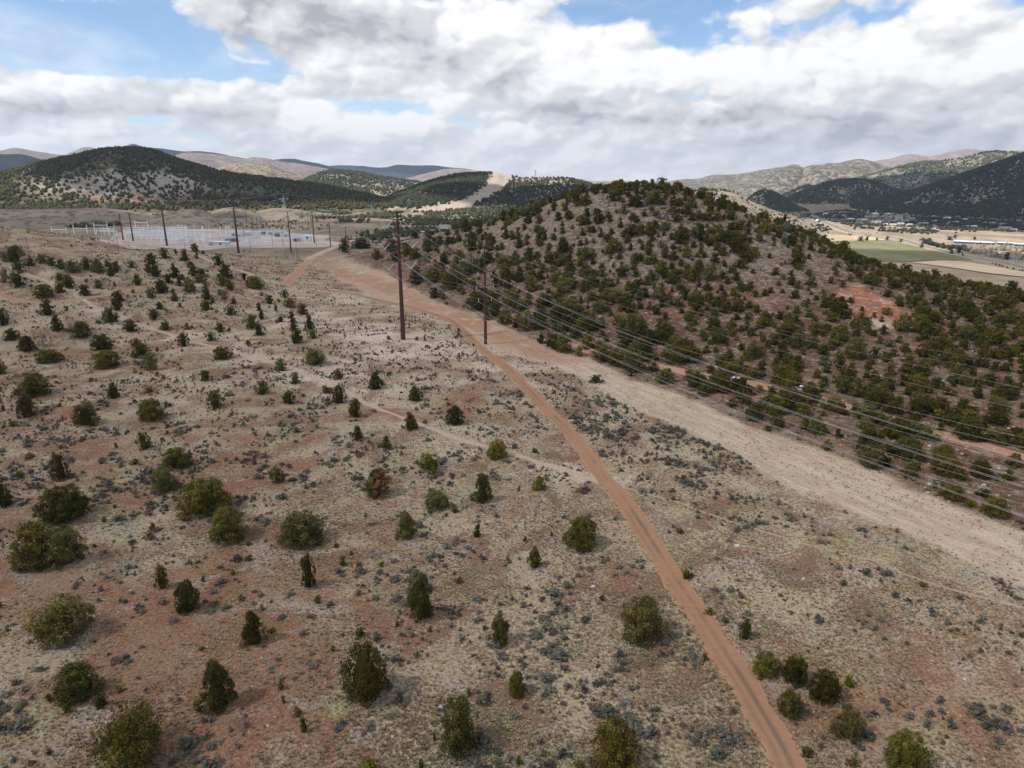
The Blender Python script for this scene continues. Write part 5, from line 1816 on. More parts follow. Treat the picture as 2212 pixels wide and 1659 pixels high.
def steel_pole(base, Hm, th, label, levels, arm, bundle=True, group=None, name='steel_pole', mat='corten', rbase=.92):
    """tubular pole with curved davit arms and V insulator strings; local x runs along the arms"""
    sc = Hm / 48.2
    o = thing(name, label, 'power pole', tuple(base), th, group)
    m = MB()
    n = 12
    zs = [0, .02, .25, .5, .75, 1.0]
    m.tube([(0, 0, z * Hm - (.4 if z == 0 else 0)) for z in zs], [rbase * sc, rbase * sc, rbase * .86 * sc, rbase * .72 * sc, rbase * .58 * sc, rbase * .42 * sc], n)
    m.build('pole_shaft', M[mat], o)
    for k in (.25, .5, .75):
        r = np.interp(k, [.02, 1], [rbase, rbase * .42]) * sc + .03
        MB().tube([(0, 0, k * Hm - .35), (0, 0, k * Hm + .35)], r, 12).build('splice_collar', M[mat], o)
    MB().tube([(0, 0, -.1), (0, 0, .22)], rbase * 1.35 * sc, 12).build('base_flange', M['greywall'], o)
    # top arm for the shield wires
    t = MB()
    L = 4.9 * sc
    t.tube([(-L, 0, Hm - .05), (0, 0, Hm - .35), (L, 0, Hm - .05)], [.09, .2, .09], 6)
    t.build('shield_arm', M[mat], o)
    att = [(-L, Hm - .25), (L, Hm - .25)]
    for (za, zv, x_end, x_v) in levels:
        for s in (-1, 1):
            a = MB()
            a.tube([(s * .25, 0, za - .5 * sc), (s * x_end * .35, 0, za + .05 * sc), (s * x_end * .65, 0, za + .28 * sc), (s * x_end, 0, za + .32 * sc)], [.24 * sc, .2 * sc, .15 * sc, .1 * sc], 7)
            arm_o = a.build('davit_arm', M[mat], o)
            if bundle:
                hw, dz = 2.25 * sc, 2.15 * sc
                xo, xi = s * (x_v + hw), s * max(x_v - hw, .9)
                zt = zv + dz
                link_ = MB()
                for xx in (xo, xi):
                    link_.tube([(xx, 0, zt), (xx, 0, za + np.interp(abs(xx), [0, x_end], [-.3, .3]) * sc)], .03, 5)
                link_.build('hanger_link', M['cardark'], arm_o)
                for xx, mt in ((xo, 'glassw'), (xi, 'glass')):
                    v = MB()
                    N = 11
                    p0, p1 = np.array((xx, 0, zt)), np.array((s * x_v, 0, zv + .1))
                    pts, rad = [], []
                    for q in range(2 * N + 1):
                        pts.append(p0 + (p1 - p0) * q / (2 * N))
                        rad.append(.15 if q % 2 else .07)
                    v.tube(pts, rad, 8)
                    v.build('insulator_string', M[mt], o)
                MB().box(s * x_v - .32, -.05, zv - .12, s * x_v + .32, .05, zv + .1).build('yoke_plate', M['galv'], o)
            else:
                v = MB()
                pts, rad = [], []
                N = 7
                for q in range(2 * N + 1):
                    pts.append((s * x_v, 0, za + .2 * sc + (zv - za - .2 * sc) * q / (2 * N)))
                    rad.append(.14 if q % 2 else .06)
                v.tube(pts, rad, 8)
                v.build('insulator_string', M['glassw'], o)
            att.append((s * x_v, zv))
    return att


def conductor(label, A, d, c1, c2, L, r, group, mat='wire', name='conductor', offs=(0,), back=None):
    """sagging wires from point A along d; offs are sideways offsets of a bundle"""
    p = np.array([-d[1], d[0], 0])
    m = MB()
    for of in offs:
        s = np.linspace(0, L, 46)
        pts = [np.array(A) + p * of + d * q + np.array([0, 0, -c1 * q + c2 * q * q]) for q in s]
        m.tube(pts, r, 5, caps=False)
    o = m.build(name, M[mat])
    return tag(o, label, 'power line', group)


B1 = hit(871, 734)[0]
B2 = hit(1049, 744)[0]
H1 = ztop(B1, 456) - B1[2]
H2 = ztop(B2, 531.5) - B2[2]
d1, p1 = frame_dir(TH1)
d2, p2 = frame_dir(TH2)
LV1 = [(45.5, 42.55, 6.9, 4.25), (37.8, 34.85, 8.2, 5.4), (30.3, 27.2, 7.2, 4.4)]
LV2 = [(27.2, 26.0, 3.3, 2.75), (22.4, 21.2, 4.2, 3.65), (17.7, 16.45, 3.3, 2.75)]
a1 = steel_pole(B1, H1, TH1, 'tall dark red steel pole with three tiers of curved arms, tallest in the photo', LV1, 7., True, 'double circuit steel poles')
a2 = steel_pole(B2, H2, TH2, 'thinner rust brown steel pole standing beside the bend of the dirt road', LV2, 4., False, 'double circuit steel poles', rbase=.80)
TIER = ['top', 'middle', 'lowest']
# the next poles of both lines, standing beyond
B3 = at_dist(516, 551, 572)[()]
B3[2] = float(H(B3[:1], B3[1:2])[0])
B4 = at_dist(630, 556, 590)
B4[2] = float(H(B4[:1], B4[1:2])[0])
H3 = ztop(B3, 423) - B3[2]
H4 = ztop(B4, 457) - B4[2]
k3 = H3 / 48.2
k4 = H4 / 30.5
th3, th4 = math.radians(38), math.radians(30)
a3 = steel_pole(B3, H3, th3, 'dark red steel pole with wide arms left of the far dirt pad, before the substation', [(z1 * k3, z2 * k3, x1 * k3, x2 * k3) for z1, z2, x1, x2 in LV1], 7., True, 'double circuit steel poles', rbase=1.05)
a4 = steel_pole(B4, H4, th4, 'slender brown steel pole beside the far dirt pad, right of the wide armed one', [(z1 * k4, z2 * k4, x1 * k4, x2 * k4) for z1, z2, x1, x2 in LV2], 4., False, 'double circuit steel poles', rbase=.95)
W1 = 'conductors of the tall double circuit line'
W2 = 'conductors of the thinner pole line'
for i, (x, z) in enumerate(a1):
    A = B1 + p1 * x + np.array([0, 0, z])
    side = 'left' if x < 0 else 'right'
    top = i < 2
    if top:
        nm = '%s shield wire from the peak of the tallest pole down to the right edge' % side
    else:
        nm = 'bundled pale conductor from the %s %s arm of the tallest pole towards the right edge' % (TIER[(i - 2) // 2], side)
    conductor(nm, A, d1, .196 if not top else .155, .000526 if not top else .00042, 372, .011 if top else .0145, W1, 'wirefaint' if top else 'wire', 'shield_wire' if top else 'conductor', (0,) if top else (-.23, .23))
    x3, z3 = a3[i]
    E = B3 + np.array([math.cos(th3), math.sin(th3), 0]) * x3 + np.array([0, 0, z3])
    dd = E - A
    L = np.hypot(dd[0], dd[1])
    sag = 11.
    nm2 = nm.split(' from ')[0] + (' from the %s of the tallest pole back to the wide armed far pole' % ('peak' if top else TIER[(i - 2) // 2] + ' ' + side + ' arm'))
    conductor(' '.join(nm2.replace('bundled pale ', '').split()[:16]), A, np.array([dd[0], dd[1], 0]) / L, (4 * sag - dd[2]) / L, 4 * sag / L ** 2, L, .017, W1, 'wirefaint', 'conductor')
for i, (x, z) in enumerate(a2):
    A = B2 + p2 * x + np.array([0, 0, z])
    side = 'left' if x < 0 else 'right'
    top = i < 2
    nm = ('%s shield wire from the top of the thinner pole to the right edge' % side) if top else 'single conductor from the %s %s arm of the thinner pole towards the right edge' % (TIER[(i - 2) // 2], side)
    conductor(nm, A, d2, .139 if not top else .11, .000543 if not top else .00043, 258, .009 if top else .014, W2, 'wirefaint' if top else 'wire', 'shield_wire' if top else 'conductor')
    x3, z3 = a4[i]
    E = B4 + np.array([math.cos(th4), math.sin(th4), 0]) * x3 + np.array([0, 0, z3])
    dd = E - A
    L = np.hypot(dd[0], dd[1])
    nm2 = ('%s shield wire from thinner pole top back to the slender far pole' % side) if top else 'conductor from the %s %s arm of the thinner pole back to the slender far pole' % (TIER[(i - 2) // 2], side)
    conductor(nm2, A, np.array([dd[0], dd[1], 0]) / L, (4 * 9. - dd[2]) / L, 36. / L ** 2, L, .015, W2, 'wirefaint')


def vground(vx, vy):
    """ground under a sight line; the plain beyond the left rise is level"""
    r = ray(vx, vy)
    q = r * (-CAMZ / r[2])
    if vx < 790 and q[1] > 540 and r[2] < -.03:
        return np.array([q[0], q[1], float(H(q[:1], q[1:2])[0])])
    return hit(vx, vy)[0]


# single shafts standing about the substation
def far_pole(vx, vb_, vt, mat, label, arms=0, rb=.42, name='utility_pole', lean=0.):
    b = vground(vx, vb_)
    h = ztop(b, vt) - b[2]
    o = thing(name, label, 'pole', tuple(b), math.radians(15), 'poles around the substation')
    MB().tube([(0, 0, -.3), (lean * .5, 0, h * .5), (lean, 0, h)], [rb, rb * .8, rb * .5], 9).build('pole_shaft', M[mat], o)
    for k in range(arms):
        z = h * (.96 - .2 * k)
        MB().tube([(-h * .09, 0, z + .3), (0, 0, z), (h * .09, 0, z + .3)], [.1, .16, .1], 6).build('cross_arm', M[mat], o)
    return b, h


def cA(x, y):
    return 103.2 + x * .13333, 413 + y * .13333


def cB(x, y):
    return 368.65 + x * .18, 398.2 + y * .18


def fp(conv, x, yb, yt, *a, **k):
    vx, vb_ = conv(x, yb)
    return far_pole(vx, vb_, conv(x, yt)[1], *a, **k)


fp(cA, 1224, 800, 360, 'rust', 'leaning rust orange steel pole, left one of the pair before the substation', 0, .75, name='steel_pole')
fp(cA, 1386, 815, 355, 'corten', 'leaning dark red steel pole, right one of the pair before the substation', 0, .75, name='steel_pole')
fp(cA, 1932, 890, 240, 'corten', 'dark red steel pole with two arm tiers crossing the substation busbars', 3, .95, name='steel_pole')
fp(cB, 912, 472, 270, 'corten', 'brown pole beyond the substation, right of the wide armed steel pole', 0, .4)
fp(cB, 890, 692, 485, 'rust', 'short reddish pole inside the substation yard beside the wide armed pole', 0, .4)
fp(cB, 985, 530, 395, 'corten', 'left of three small brown poles behind the substation', 1, .4)
fp(cB, 1043, 538, 400, 'corten', 'middle of three small brown poles behind the substation', 1, .4)
fp(cB, 1101, 585, 395, 'corten', 'right and tallest of three small brown poles behind the substation', 1, .45)
fp(cB, 1228, 752, 590, 'rust', 'thin brown post at the near fence of the substation', 0, .22)
fp(cB, 1352, 740, 570, 'rust', 'thin brown post left of the slender brown steel pole', 0, .22)
fp(cB, 962, 815, 680, 'wood', 'thin wooden post in the scrub right of the wide armed pole', 0, .16)
fp(cB, 1510, 800, 690, 'wood', 'thin wooden post in the scrub right of the slender pole', 0, .14)
fp(cB, 1655, 510, 290, 'corten', 'left of two close brown poles on the plain', 0, .42)
fp(cB, 1688, 508, 315, 'corten', 'right of two close brown poles on the plain', 0, .38)
fp(cB, 1725, 710, 320, 'corten', 'tall brown steel pole beside the white control building', 2, .62, name='steel_pole')
fp(cB, 1921, 748, 455, 'corten', 'brown pole by the pale gravel road', 2, .5)
fp(cB, 2108, 708, 510, 'corten', 'brown pole at the left foot of the wooded hill', 1, .5)
fp(cB, 1575, 430, 318, 'corten', 'faint pole before the far juniper belt', 0, .3)
fp(cB, 1525, 375, 305, 'corten', 'faintest short pole before the far juniper belt', 0, .3)
fp(cB, 427, 765, 590, 'galv', 'grey mast at the near corner of the substation', 0, .2)
fp(cB, 172, 770, 695, 'wood', 'short wooden post below the substation busbars', 0, .18)
fp(cB, 2030, 752, 675, 'wood', 'short wooden post beside the gravel road', 0, .14)
fp(cB, 1752, 745, 680, 'wood', 'short wooden post in the scrub by the tall pole', 0, .14)
for x, yb, yt, w in ((115, 432, 255, 'left'), (138, 425, 300, 'right')):
    far_pole((1080 + x / 3.77) * .7373, (580 + yb / 3.77) * .7373, (580 + yt / 3.77) * .7373, 'wood', '%s pole of the pair behind the tallest pole at the foot of the hill' % w, 2, .3)
for x, yt, yb in ((8, 158, 225), (50, 160, 230), (758, 110, 210), (795, 118, 205), (608, 125, 175), (640, 115, 170)):
    far_pole((1080 + x / 3.77) * .7373, (580 + yb / 3.77) * .7373, (580 + yt / 3.77) * .7373, 'corten', 'faint pole on the wooded plain, ' + pct((1080 + x / 3.77) * .7373, (580 + yb / 3.77) * .7373, 1), 0, .45)
def near_pole(vx, vb_, vt, mat, label):
    b = hit(vx, vb_)[0]
    h = ztop(b, vt) - b[2]
    o = thing('utility_pole', label, 'pole', tuple(b), 0, None)
    MB().tube([(0, 0, -.3), (0, 0, h)], [.16, .1], 8).build('pole_shaft', M[mat], o)
    MB().box(-.9, -.06, h - .5, .9, .06, h - .36).build('cross_arm', M[mat], o)


near_pole(68, 573, 512, 'rust', 'thin orange wooden pole among the junipers on the far left rise')
near_pole(257, 548, 512, 'wood', 'thin wooden pole on the left rise below the substation')


def lattice_tower(b, h, label, rz=0.):
    o = thing('lattice_tower', label, 'pylon', tuple(b), rz, 'steel lattice towers')
    r = .15 + h * .002
    half = [(0, h * .11), (.45, h * .055), (.72, h * .03), (1, h * .008)]
    for sx_ in (-1, 1):
        for sy_ in (-1, 1):
            MB().tube([(sx_ * w, sy_ * w, z * h) for z, w in half], r, 5).build('leg', M['tower'], o)
    m = MB()
    zs = np.linspace(0, .95, 9)
    for z0, z1_ in zip(zs[:-1], zs[1:]):
        w0, w1 = np.interp([z0, z1_], [q[0] for q in half], [q[1] for q in half])
        for s in (-1, 1):
            m.tube([(-w0, s * w0, z0 * h), (w1, s * w1, z1_ * h)], r * .55, 4)
            m.tube([(w0, s * w0, z0 * h), (-w1, s * w1, z1_ * h)], r * .55, 4)
            m.tube([(s * w0, -w0, z0 * h), (s * w1, w1, z1_ * h)], r * .55, 4)
    m.build('bracing', M['tower'], o)
    for z, L in ((.70, .17), (.82, .24)):
        w = np.interp(z, [q[0] for q in half], [q[1] for q in half])
        a = MB()
        for s in (-1, 1):
            a.tube([(-L * h, 0, z * h), (0, s * w, z * h + .03 * h)], r * .8, 4)
            a.tube([(L * h, 0, z * h), (0, s * w, z * h + .03 * h)], r * .8, 4)
            a.tube([(-L * h, 0, z * h), (0, s * w, z * h - .01 * h), (L * h, 0, z * h)], r * .7, 4)
        a.build('cross_arm', M['tower'], o)
    for s in (-1, 1):
        MB().tube([(s * h * .22, 0, h * .82), (s * h * .22, 0, h * .76)], r * .9, 6).build('insulator_string', M['glassw'], o)


def lt(vx, vyb, vyt, label, rz=0.):
    b = vground(vx, vyb)
    lattice_tower(b, ztop(b, vyt) - b[2], label, rz)
    return b


T1 = lt(615, 461, 423, 'grey lattice tower above the substation, right of the wide armed pole', .2)
T2 = lt(cA(965, 420)[0], cA(965, 455)[1], cA(965, 190)[1], 'grey lattice tower behind the left end of the substation', .2)
for x, yb, yt, l in ((447, 122, 8, 'grey lattice tower right behind the top of the tallest pole'), (38, 205, 60, 'grey lattice tower left behind the tallest pole')):
    lt((1080 + x / 3.77) * .7373, (580 + yb / 3.77) * .7373, (580 + yt / 3.77) * .7373, l, .4)
# on the cleared ridge's crest
for vx, vyb, vyt, l in ((1156.5, 387, 366, 'lattice tower standing on the skyline of the cleared ridge'),):
    b = at_dist(vx, vyb, 2010)
    lattice_tower(b, ztop(b, vyt) - b[2], l, .2)
b = at_dist(1180, 387, 2010)
hf = thing('h_frame_pole', 'three legged wooden frame pole on the skyline beside the ridge tower', 'power pole', tuple(b), 0)
hh = ztop(b, 370.5) - b[2]
for xx in (-4.5, 0, 4.5):
    MB().tube([(xx, 0, -4), (xx, 0, hh)], .3, 6).build('leg', M['galv'], hf)
MB().tube([(-8, 0, hh * .93), (8, 0, hh * .93)], .3, 6).build('cross_arm', M['galv'], hf)
# wires between the far towers
WF = 'far conductors above the substation'
for (p_, q_, l) in ((T2, T1, 'thin far conductor strung above the substation between two lattice towers'), (T1, at_dist(940, 458, 1500), 'thin far conductor running right from the tower above the substation'),
                    (T2, at_dist(-60, 457, 950), 'thin far conductor running left from the tower behind the substation')):
    A = np.array(p_) + [0, 0, 34.]
    E = np.array(q_) + [0, 0, 34. if q_ is T1 else 20.]
    dd = E - A
    L = np.hypot(dd[0], dd[1])
    conductor(l, A, np.array([dd[0], dd[1], 0]) / L, (4 * 9 - dd[2]) / L, 36 / L ** 2, L, .075, WF, 'wire')


# ------------------------------------------------------------------ substation
def gantry(va, vb2, vtop, vbase, vbeam, label, r=.38):
    b0 = vground(va, vbase)
    b1_ = vground(vb2, vbase)
    h = ztop(b0, vtop) - b0[2]
    hb_ = ztop(b0, vbeam) - b0[2]
    d = b1_ - b0
    L = np.hypot(d[0], d[1])
    o = thing('gantry', label, 'gantry', tuple(b0), math.atan2(d[1], d[0]), 'steel gantries of the substation')
    for x in (0, L):
        c = MB()
        c.tube([(x - r, 0, -.2), (x - r * .35, 0, h)], .24, 5)
        c.tube([(x + r, 0, -.2), (x + r * .35, 0, h)], .24, 5)
        n = 8
        for k in range(n):
            z0, z1_ = h * k / n, h * (k + 1) / n
            w0, w1 = r * (1 - .65 * k / n), r * (1 - .65 * (k + 1) / n)
            c.tube([(x - w0, 0, z0), (x + w1, 0, z1_)], .14, 4)
        c.build('column', M['galv'], o)
    bm_ = MB()
    bm_.box(0, -.42, hb_ - .3, L, -.12, hb_ + .3)
    bm_.box(0, .12, hb_ - .3, L, .42, hb_ + .3)
    for k in range(int(L / 1.6)):
        bm_.box(k * 1.6 + .4, -.15, hb_ - .08, k * 1.6 + .55, .15, hb_ + .08)
    bm_.build('beam', M['galv'], o)
    for k in (1, 2, 3):
        MB().tube([(L * k / 4, 0, hb_ - .12), (L * k / 4, 0, hb_ - 1.8)], .11, 6).build('insulator_string', M['glassw'], o)


G = [(cA, 430, 648, 548, 690, 602, 'pale gantry at the far left end of the substation, half behind the slope'),
     (cA, 772, 985, 503, 705, 550, 'tallest pale gantry at the left end of the substation'),
     (cA, 75, 310, 568, 690, 622, 'leftmost gantry posts peeping over the slope'),
     (cA, 1270, 1522, 625, 800, 665, 'white gantry between the leaning pole pair and the two tier pole'),
     (cA, 1440, 1640, 462, 690, 505, 'blue grey gantry behind the leaning dark red pole'),
     (cB, 30, 195, 515, 715, 540, 'tall white gantry left of the wide armed steel pole'),
     (cB, 198, 402, 500, 690, 548, 'second white gantry left of the wide armed steel pole'),
     (cB, 405, 612, 495, 670, 550, 'rear white gantry left of the wide armed steel pole'),
     (cB, 672, 718, 490, 640, 520, 'narrow gantry just left of the wide armed steel pole'),
     (cB, 1615, 1705, 598, 690, 604, 'small portal gantry round the white control building')]
for conv, xa, xb, yt, yb, ym, l in G:
    gantry(conv(xa, 0)[0], conv(xb, 0)[0], conv(0, yt)[1], conv(0, yb)[1], conv(0, ym)[1], l)


def bus_proto():
    o = thing('bus_support', '', 'busbar frame', (0, 0, 0), 0, 'low busbar frames of the substation')
    for x in (-4.2, 4.2):
        MB().tube([(x, 0, -.1), (x, 0, 4.3)], .26, 6).build('leg', M['galv'], o)
    MB().box(-5.2, -.22, 4.25, 5.2, .22, 4.72).build('beam', M['galv'], o)
    for x in (-4, 0, 4):
        v = MB()
        v.tube([(x, 0, 4.62 + q * .14) for q in range(13)], [.32 if q % 2 else .18 for q in range(13)], 7)
        v.build('insulator', M['glassw'], o)
    MB().tube([(-5.6, 0, 6.35), (5.6, 0, 6.35)], .2, 6).build('busbar', M['wire'], o)
    return o


def dup(root):
    r = root.copy()
    COL.objects.link(r)
    for ch in root.children:
        c = ch.copy()
        COL.objects.link(c)
        c.parent = r
        for g in ch.children:
            d = g.copy()
            COL.objects.link(d)
            d.parent = c
    return r


bp = bus_proto()
first = True
rows = [(cA, 690, range(1290, 2220, 92)), (cA, 735, range(1560, 2240, 92)), (cA, 790, range(1520, 2240, 84)), (cA, 720, (880, 940, 1010, 1060)), (cA, 832, range(1760, 2220, 92)),
        (cB, 640, range(25, 440, 68)), (cB, 680, range(20, 460, 68)), (cB, 612, range(770, 1400, 72)), (cB, 700, range(860, 1240, 76)), (cB, 735, range(880, 1200, 76)), (cB, 690, (1470, 1550)), (cA, 660, range(1300, 2200, 110)), (cA, 765, range(1300, 2240, 80)), (cB, 660, range(40, 700, 74)), (cB, 715, range(40, 420, 74))]
rown = ['rear', 'second', 'front left', 'left end', 'nearest left', 'middle', 'middle front', 'rear right', 'right', 'nearest right', 'far right', 'rearmost left', 'mid left', 'mid', 'near']
for (conv, y, xs), rn in zip(rows, rown):
    for j, x in enumerate(xs):
        vx, vy = conv(x + random.uniform(-10, 10), y + random.uniform(-6, 6))
        p = vground(vx, vy)
        o = bp if first else dup(bp)
        first = False
        o.location = tuple(p)
        o.rotation_euler = (0, 0, random.uniform(-.08, .1))
        s = random.uniform(.8, 1.15)
        o.scale = (s, s, s)
        o['label'] = 'busbar frame in the %s row, %s' % (rn, pct(vx, vy, 1))


MASTS = [(cA, 1100, 740, 500), (cA, 1750, 700, 560), (cA, 1420, 760, 540), (cA, 2080, 840, 560), (cA, 915, 720, 575), (cA, 1650, 820, 640), (cB, 150, 660, 470), (cB, 305, 690, 455), (cB, 390, 700, 485), (cB, 480, 660, 470), (cB, 560, 690, 520), (cB, 1000, 700, 590), (cB, 1150, 690, 570)]
for conv, x, yb, yt in MASTS:
    vx, vb_ = conv(x, yb)
    b = vground(vx, vb_)
    h = ztop(b, conv(x, yt)[1]) - b[2]
    o = thing('lightning_mast', 'slim pale lightning mast in the substation, ' + pct(vx, (vb_ + conv(x, yt)[1]) / 2, 1), 'mast', tuple(b), 0, 'lightning masts of the substation')
    MB().tube([(0, 0, -.2), (0, 0, h * .8), (0, 0, h)], [.26, .16, .05], 6).build('mast_shaft', M['galv'], o)
    MB().box(-.5, -.5, -.1, .5, .5, .25).build('foot', M['greywall'], o)


def transformer(vx, vy, label, mat='lightgrey', s=1.):
    p = vground(vx, vy)
    o = thing('transformer', label, 'transformer', tuple(p), random.uniform(-.2, .2), 'transformers in the substation')
    o.scale = (s, s, s)
    m = MB().box(-2.6, -1.6, .3, 2.6, 1.6, 3.6)
    m.box(-2.75, -1.75, 3.6, 2.75, 1.75, 3.8)
    m.build('tank', M[mat], o)
    MB().box(-2.9, -1.9, -.1, 2.9, 1.9, .3).build('plinth', M['greywall'], o)
    for s_ in (-1, 1):
        m = MB()
        for k in range(9):
            m.box(-2.3 + k * .55, s_ * 1.75 - .0, .7, -2.15 + k * .55, s_ * 2.6, 3.3)
        m.build('radiator', M[mat], o)
    for x in (-1.6, 0, 1.6):
        v = MB()
        v.tube([(x, 0, 3.8 + q * .2) for q in range(9)], [.26 if q % 2 else .12 for q in range(9)], 7)
        v.build('bushing', M['glassw'], o)
    MB().tube([(-2.2, 1.0, 4.6), (2.2, 1.0, 4.6)], .45, 9).build('oil_tank', M[mat], o)


for x, y, mt, l in ((500, 735, 'lightgrey', 'pale transformer in front of the busbars, left of the wide armed pole'), (690, 700, 'bluegrey', 'blue grey transformer close left of the wide armed pole'),
                    (768, 620, 'lightgrey', 'pale transformer behind the wide armed pole'), (930, 618, 'lightgrey', 'pale transformer just right of the wide armed pole'),
                    (770, 690, 'bluegrey', 'low blue grey transformer at the foot of the wide armed pole'), (1120, 605, 'bluegrey', 'blue grey transformer in the rear row, mid right'),
                    (1285, 630, 'bluegrey', 'blue transformer in the rear row left of the slender pole'), (1395, 632, 'lightgrey', 'white transformer close left of the slender pole'), (1515, 690, 'bluegrey', 'blue grey transformer just right of the slender pole')):
    vx, vy = cB(x, y)
    transformer(vx, vy, l, mt, .95)


def shed(p, w, d, h, rz, label, wall, roof, cat='building', group=None, name='house', pitch=.28, windows=2):
    o = thing(name, label, cat, tuple(p), rz, group)
    hw, hd = w / 2, d / 2
    m = MB().box(-hw, -hd, -.6, hw, hd, h)
    rh = pitch * hd
    m.poly([(-hw, -hd, h), (-hw, hd, h), (-hw, 0, h + rh), (hw, -hd, h), (hw, hd, h), (hw, 0, h + rh)], [(0, 1, 2), (3, 5, 4)])
    m.build('wall', M[wall], o)
    e = .45
    r = MB()
    zt = .14
    for s in (-1, 1):
        a = [(-hw - e, s * (hd + e), h - pitch * e + .02), (hw + e, s * (hd + e), h - pitch * e + .02), (hw + e, 0, h + rh + .02), (-hw - e, 0, h + rh + .02)]
        b = [(x, y, z + zt) for x, y, z in a]
        r.poly(a + b, [(0, 1, 2, 3), (7, 6, 5, 4), (0, 4, 5, 1), (1, 5, 6, 2), (2, 6, 7, 3), (3, 7, 4, 0)])
    r.build('roof', M[roof], o)
    for k in range(windows):
        x = -hw + w * (k + .7) / (windows + .6)
        MB().box(x - .7, -hd - .05, h * .35, x + .7, -hd + .02, h * .8).build('window', M['darkglass'], o)
    if windows:
        MB().box(hw * .62, -hd - .06, 0, hw * .62 + 1.0, -hd + .02, min(2.1, h * .8)).build('door', M['tanwall'], o)
    return o


for x, y, w, d, h, wl, rf, l in ((1655, 672, 10, 6, 4.6, 'white', 'roofwhite', 'white control building inside the small portal gantry'), (622, 742, 13, 6, 4.2, 'lightgrey', 'roofwhite', 'low pale grey box building at the near side of the substation'),
                                 (845, 640, 9, 5, 3.5, 'lightgrey', 'roofgrey', 'small grey hut behind the wide armed pole'), (1215, 612, 8, 5, 3.4, 'lightgrey', 'roofwhite', 'small white hut in the rear row of the substation')):
    vx, vy = cB(x, y)
    shed(vground(vx, vy), w, d, h, .1, l, wl, rf, 'building', 'huts of the substation', 'control_hut', .12, 1)
# blue sheds at the hill's left foot


def plain(vx, vy):
    r = ray(vx, vy)
    q = r * (-CAMZ / r[2])
    return np.array([q[0], q[1], float(H(q[:1], q[1:2])[0])])


p = plain(961, 502)
shed(p, 9, 6, 4.4, -.25, 'dark blue metal shed at the left foot of the wooded hill', 'bluewall', 'bluegrey', 'shed', None, 'metal_shed', .2, 2)
p = plain(934, 504.5)
shed(p, 4, 4, 3.6, -.2, 'small dark blue shed left of the bigger blue one', 'bluewall', 'roofgrey', 'shed', None, 'metal_shed', .2, 1)
p = plain(918, 505)
shed(p, 8.5, 3.5, 2.6, -.2, 'low grey trailer home beside the small blue shed', 'greywall', 'roofwhite', 'trailer', None, 'trailer_home', .1, 3)
p = vground(cB(1870, 345)[0], cB(1870, 352)[1])
shed(p, 15, 9, 5, 0, 'small teal shed far out on the wooded plain', 'tealwall', 'tealwall', 'shed', None, 'metal_shed', .2, 1)

# ------------------------------------------------------------------ the town in the valley
def fv(x, y):
    return 1725.4 + x * .22, 427.6 + y * .22


def vfloor(vx, vy):
    r = ray(vx, vy)
    q = r * ((VALLEY - CAMZ) / r[2])
    return np.array([q[0], q[1], float(H(q[:1], q[1:2])[0])])


HG = 'houses of the wooded town'
TOWN = [(95, 228, 14, 9, 'tanwall', 'roofwhite'), (165, 235, 13, 9, 'white', 'roofwhite'), (140, 158, 16, 9, 'bluegrey', 'roofteal'), (260, 165, 11, 8, 'white', 'roofwhite'), (320, 130, 15, 9, 'greywall', 'roofteal'), (510, 222, 17, 10, 'tanwall', 'roofwhite'),
        (530, 125, 15, 8, 'greywall', 'roofwhite'), (610, 225, 22, 12, 'greywall', 'roofgrey'), (640, 232, 16, 9, 'tanwall', 'roofwhite'), (715, 140, 15, 9, 'white', 'roofwhite'), (740, 172, 26, 13, 'greywall', 'roofwhite'), (790, 145, 16, 9, 'tanwall', 'roofgrey'),
        (755, 250, 24, 13, 'greywall', 'roofwhite'), (870, 168, 15, 9, 'white', 'roofwhite'), (900, 240, 18, 12, 'greywall', 'roofgrey'), (945, 135, 10, 7, 'white', 'roofwhite'), (978, 163, 13, 8, 'bluegrey', 'roofteal'), (985, 215, 16, 11, 'white', 'roofgrey'),
        (925, 275, 15, 8, 'tanwall', 'roofwhite'), (1000, 268, 14, 8, 'greywall', 'roofwhite'), (1085, 275, 15, 8, 'tanwall', 'roofwhite'), (1060, 240, 16, 10, 'tanwall', 'roofgrey'), (1110, 215, 13, 9, 'greywall', 'roofgrey'), (1220, 262, 22, 13, 'greywall', 'roofgrey'),
        (1195, 168, 9, 7, 'white', 'roofwhite'), (1455, 212, 17, 9, 'white', 'roofwhite'), (1630, 222, 12, 8, 'greywall', 'roofwhite'), (1670, 292, 26, 11, 'tanwall', 'roofteal'), (1715, 295, 14, 10, 'white', 'roofwhite'), (1900, 258, 12, 8, 'tanwall', 'roofgrey'),
        (1995, 272, 16, 9, 'greywall', 'roofteal'), (2020, 312, 24, 13, 'tanwall', 'roofgrey'), (2100, 330, 15, 9, 'tanwall', 'roofgrey'), (2090, 215, 10, 8, 'white', 'roofwhite'), (1920, 178, 11, 8, 'greywall', 'roofwhite'), (830, 205, 18, 11, 'greywall', 'roofgrey'),
        (680, 200, 14, 9, 'greywall', 'roofgrey'), (440, 185, 12, 8, 'tanwall', 'roofgrey'), (1330, 240, 14, 9, 'greywall', 'roofgrey'), (1540, 250, 12, 9, 'tanwall', 'roofgrey'), (845, 270, 13, 8, 'white', 'roofwhite'), (880, 205, 13, 8, 'white', 'roofwhite')]
WN = {'tanwall': 'tan', 'white': 'white', 'greywall': 'grey', 'bluegrey': 'blue grey'}
RN = {'roofwhite': 'white', 'roofgrey': 'grey', 'roofteal': 'teal'}
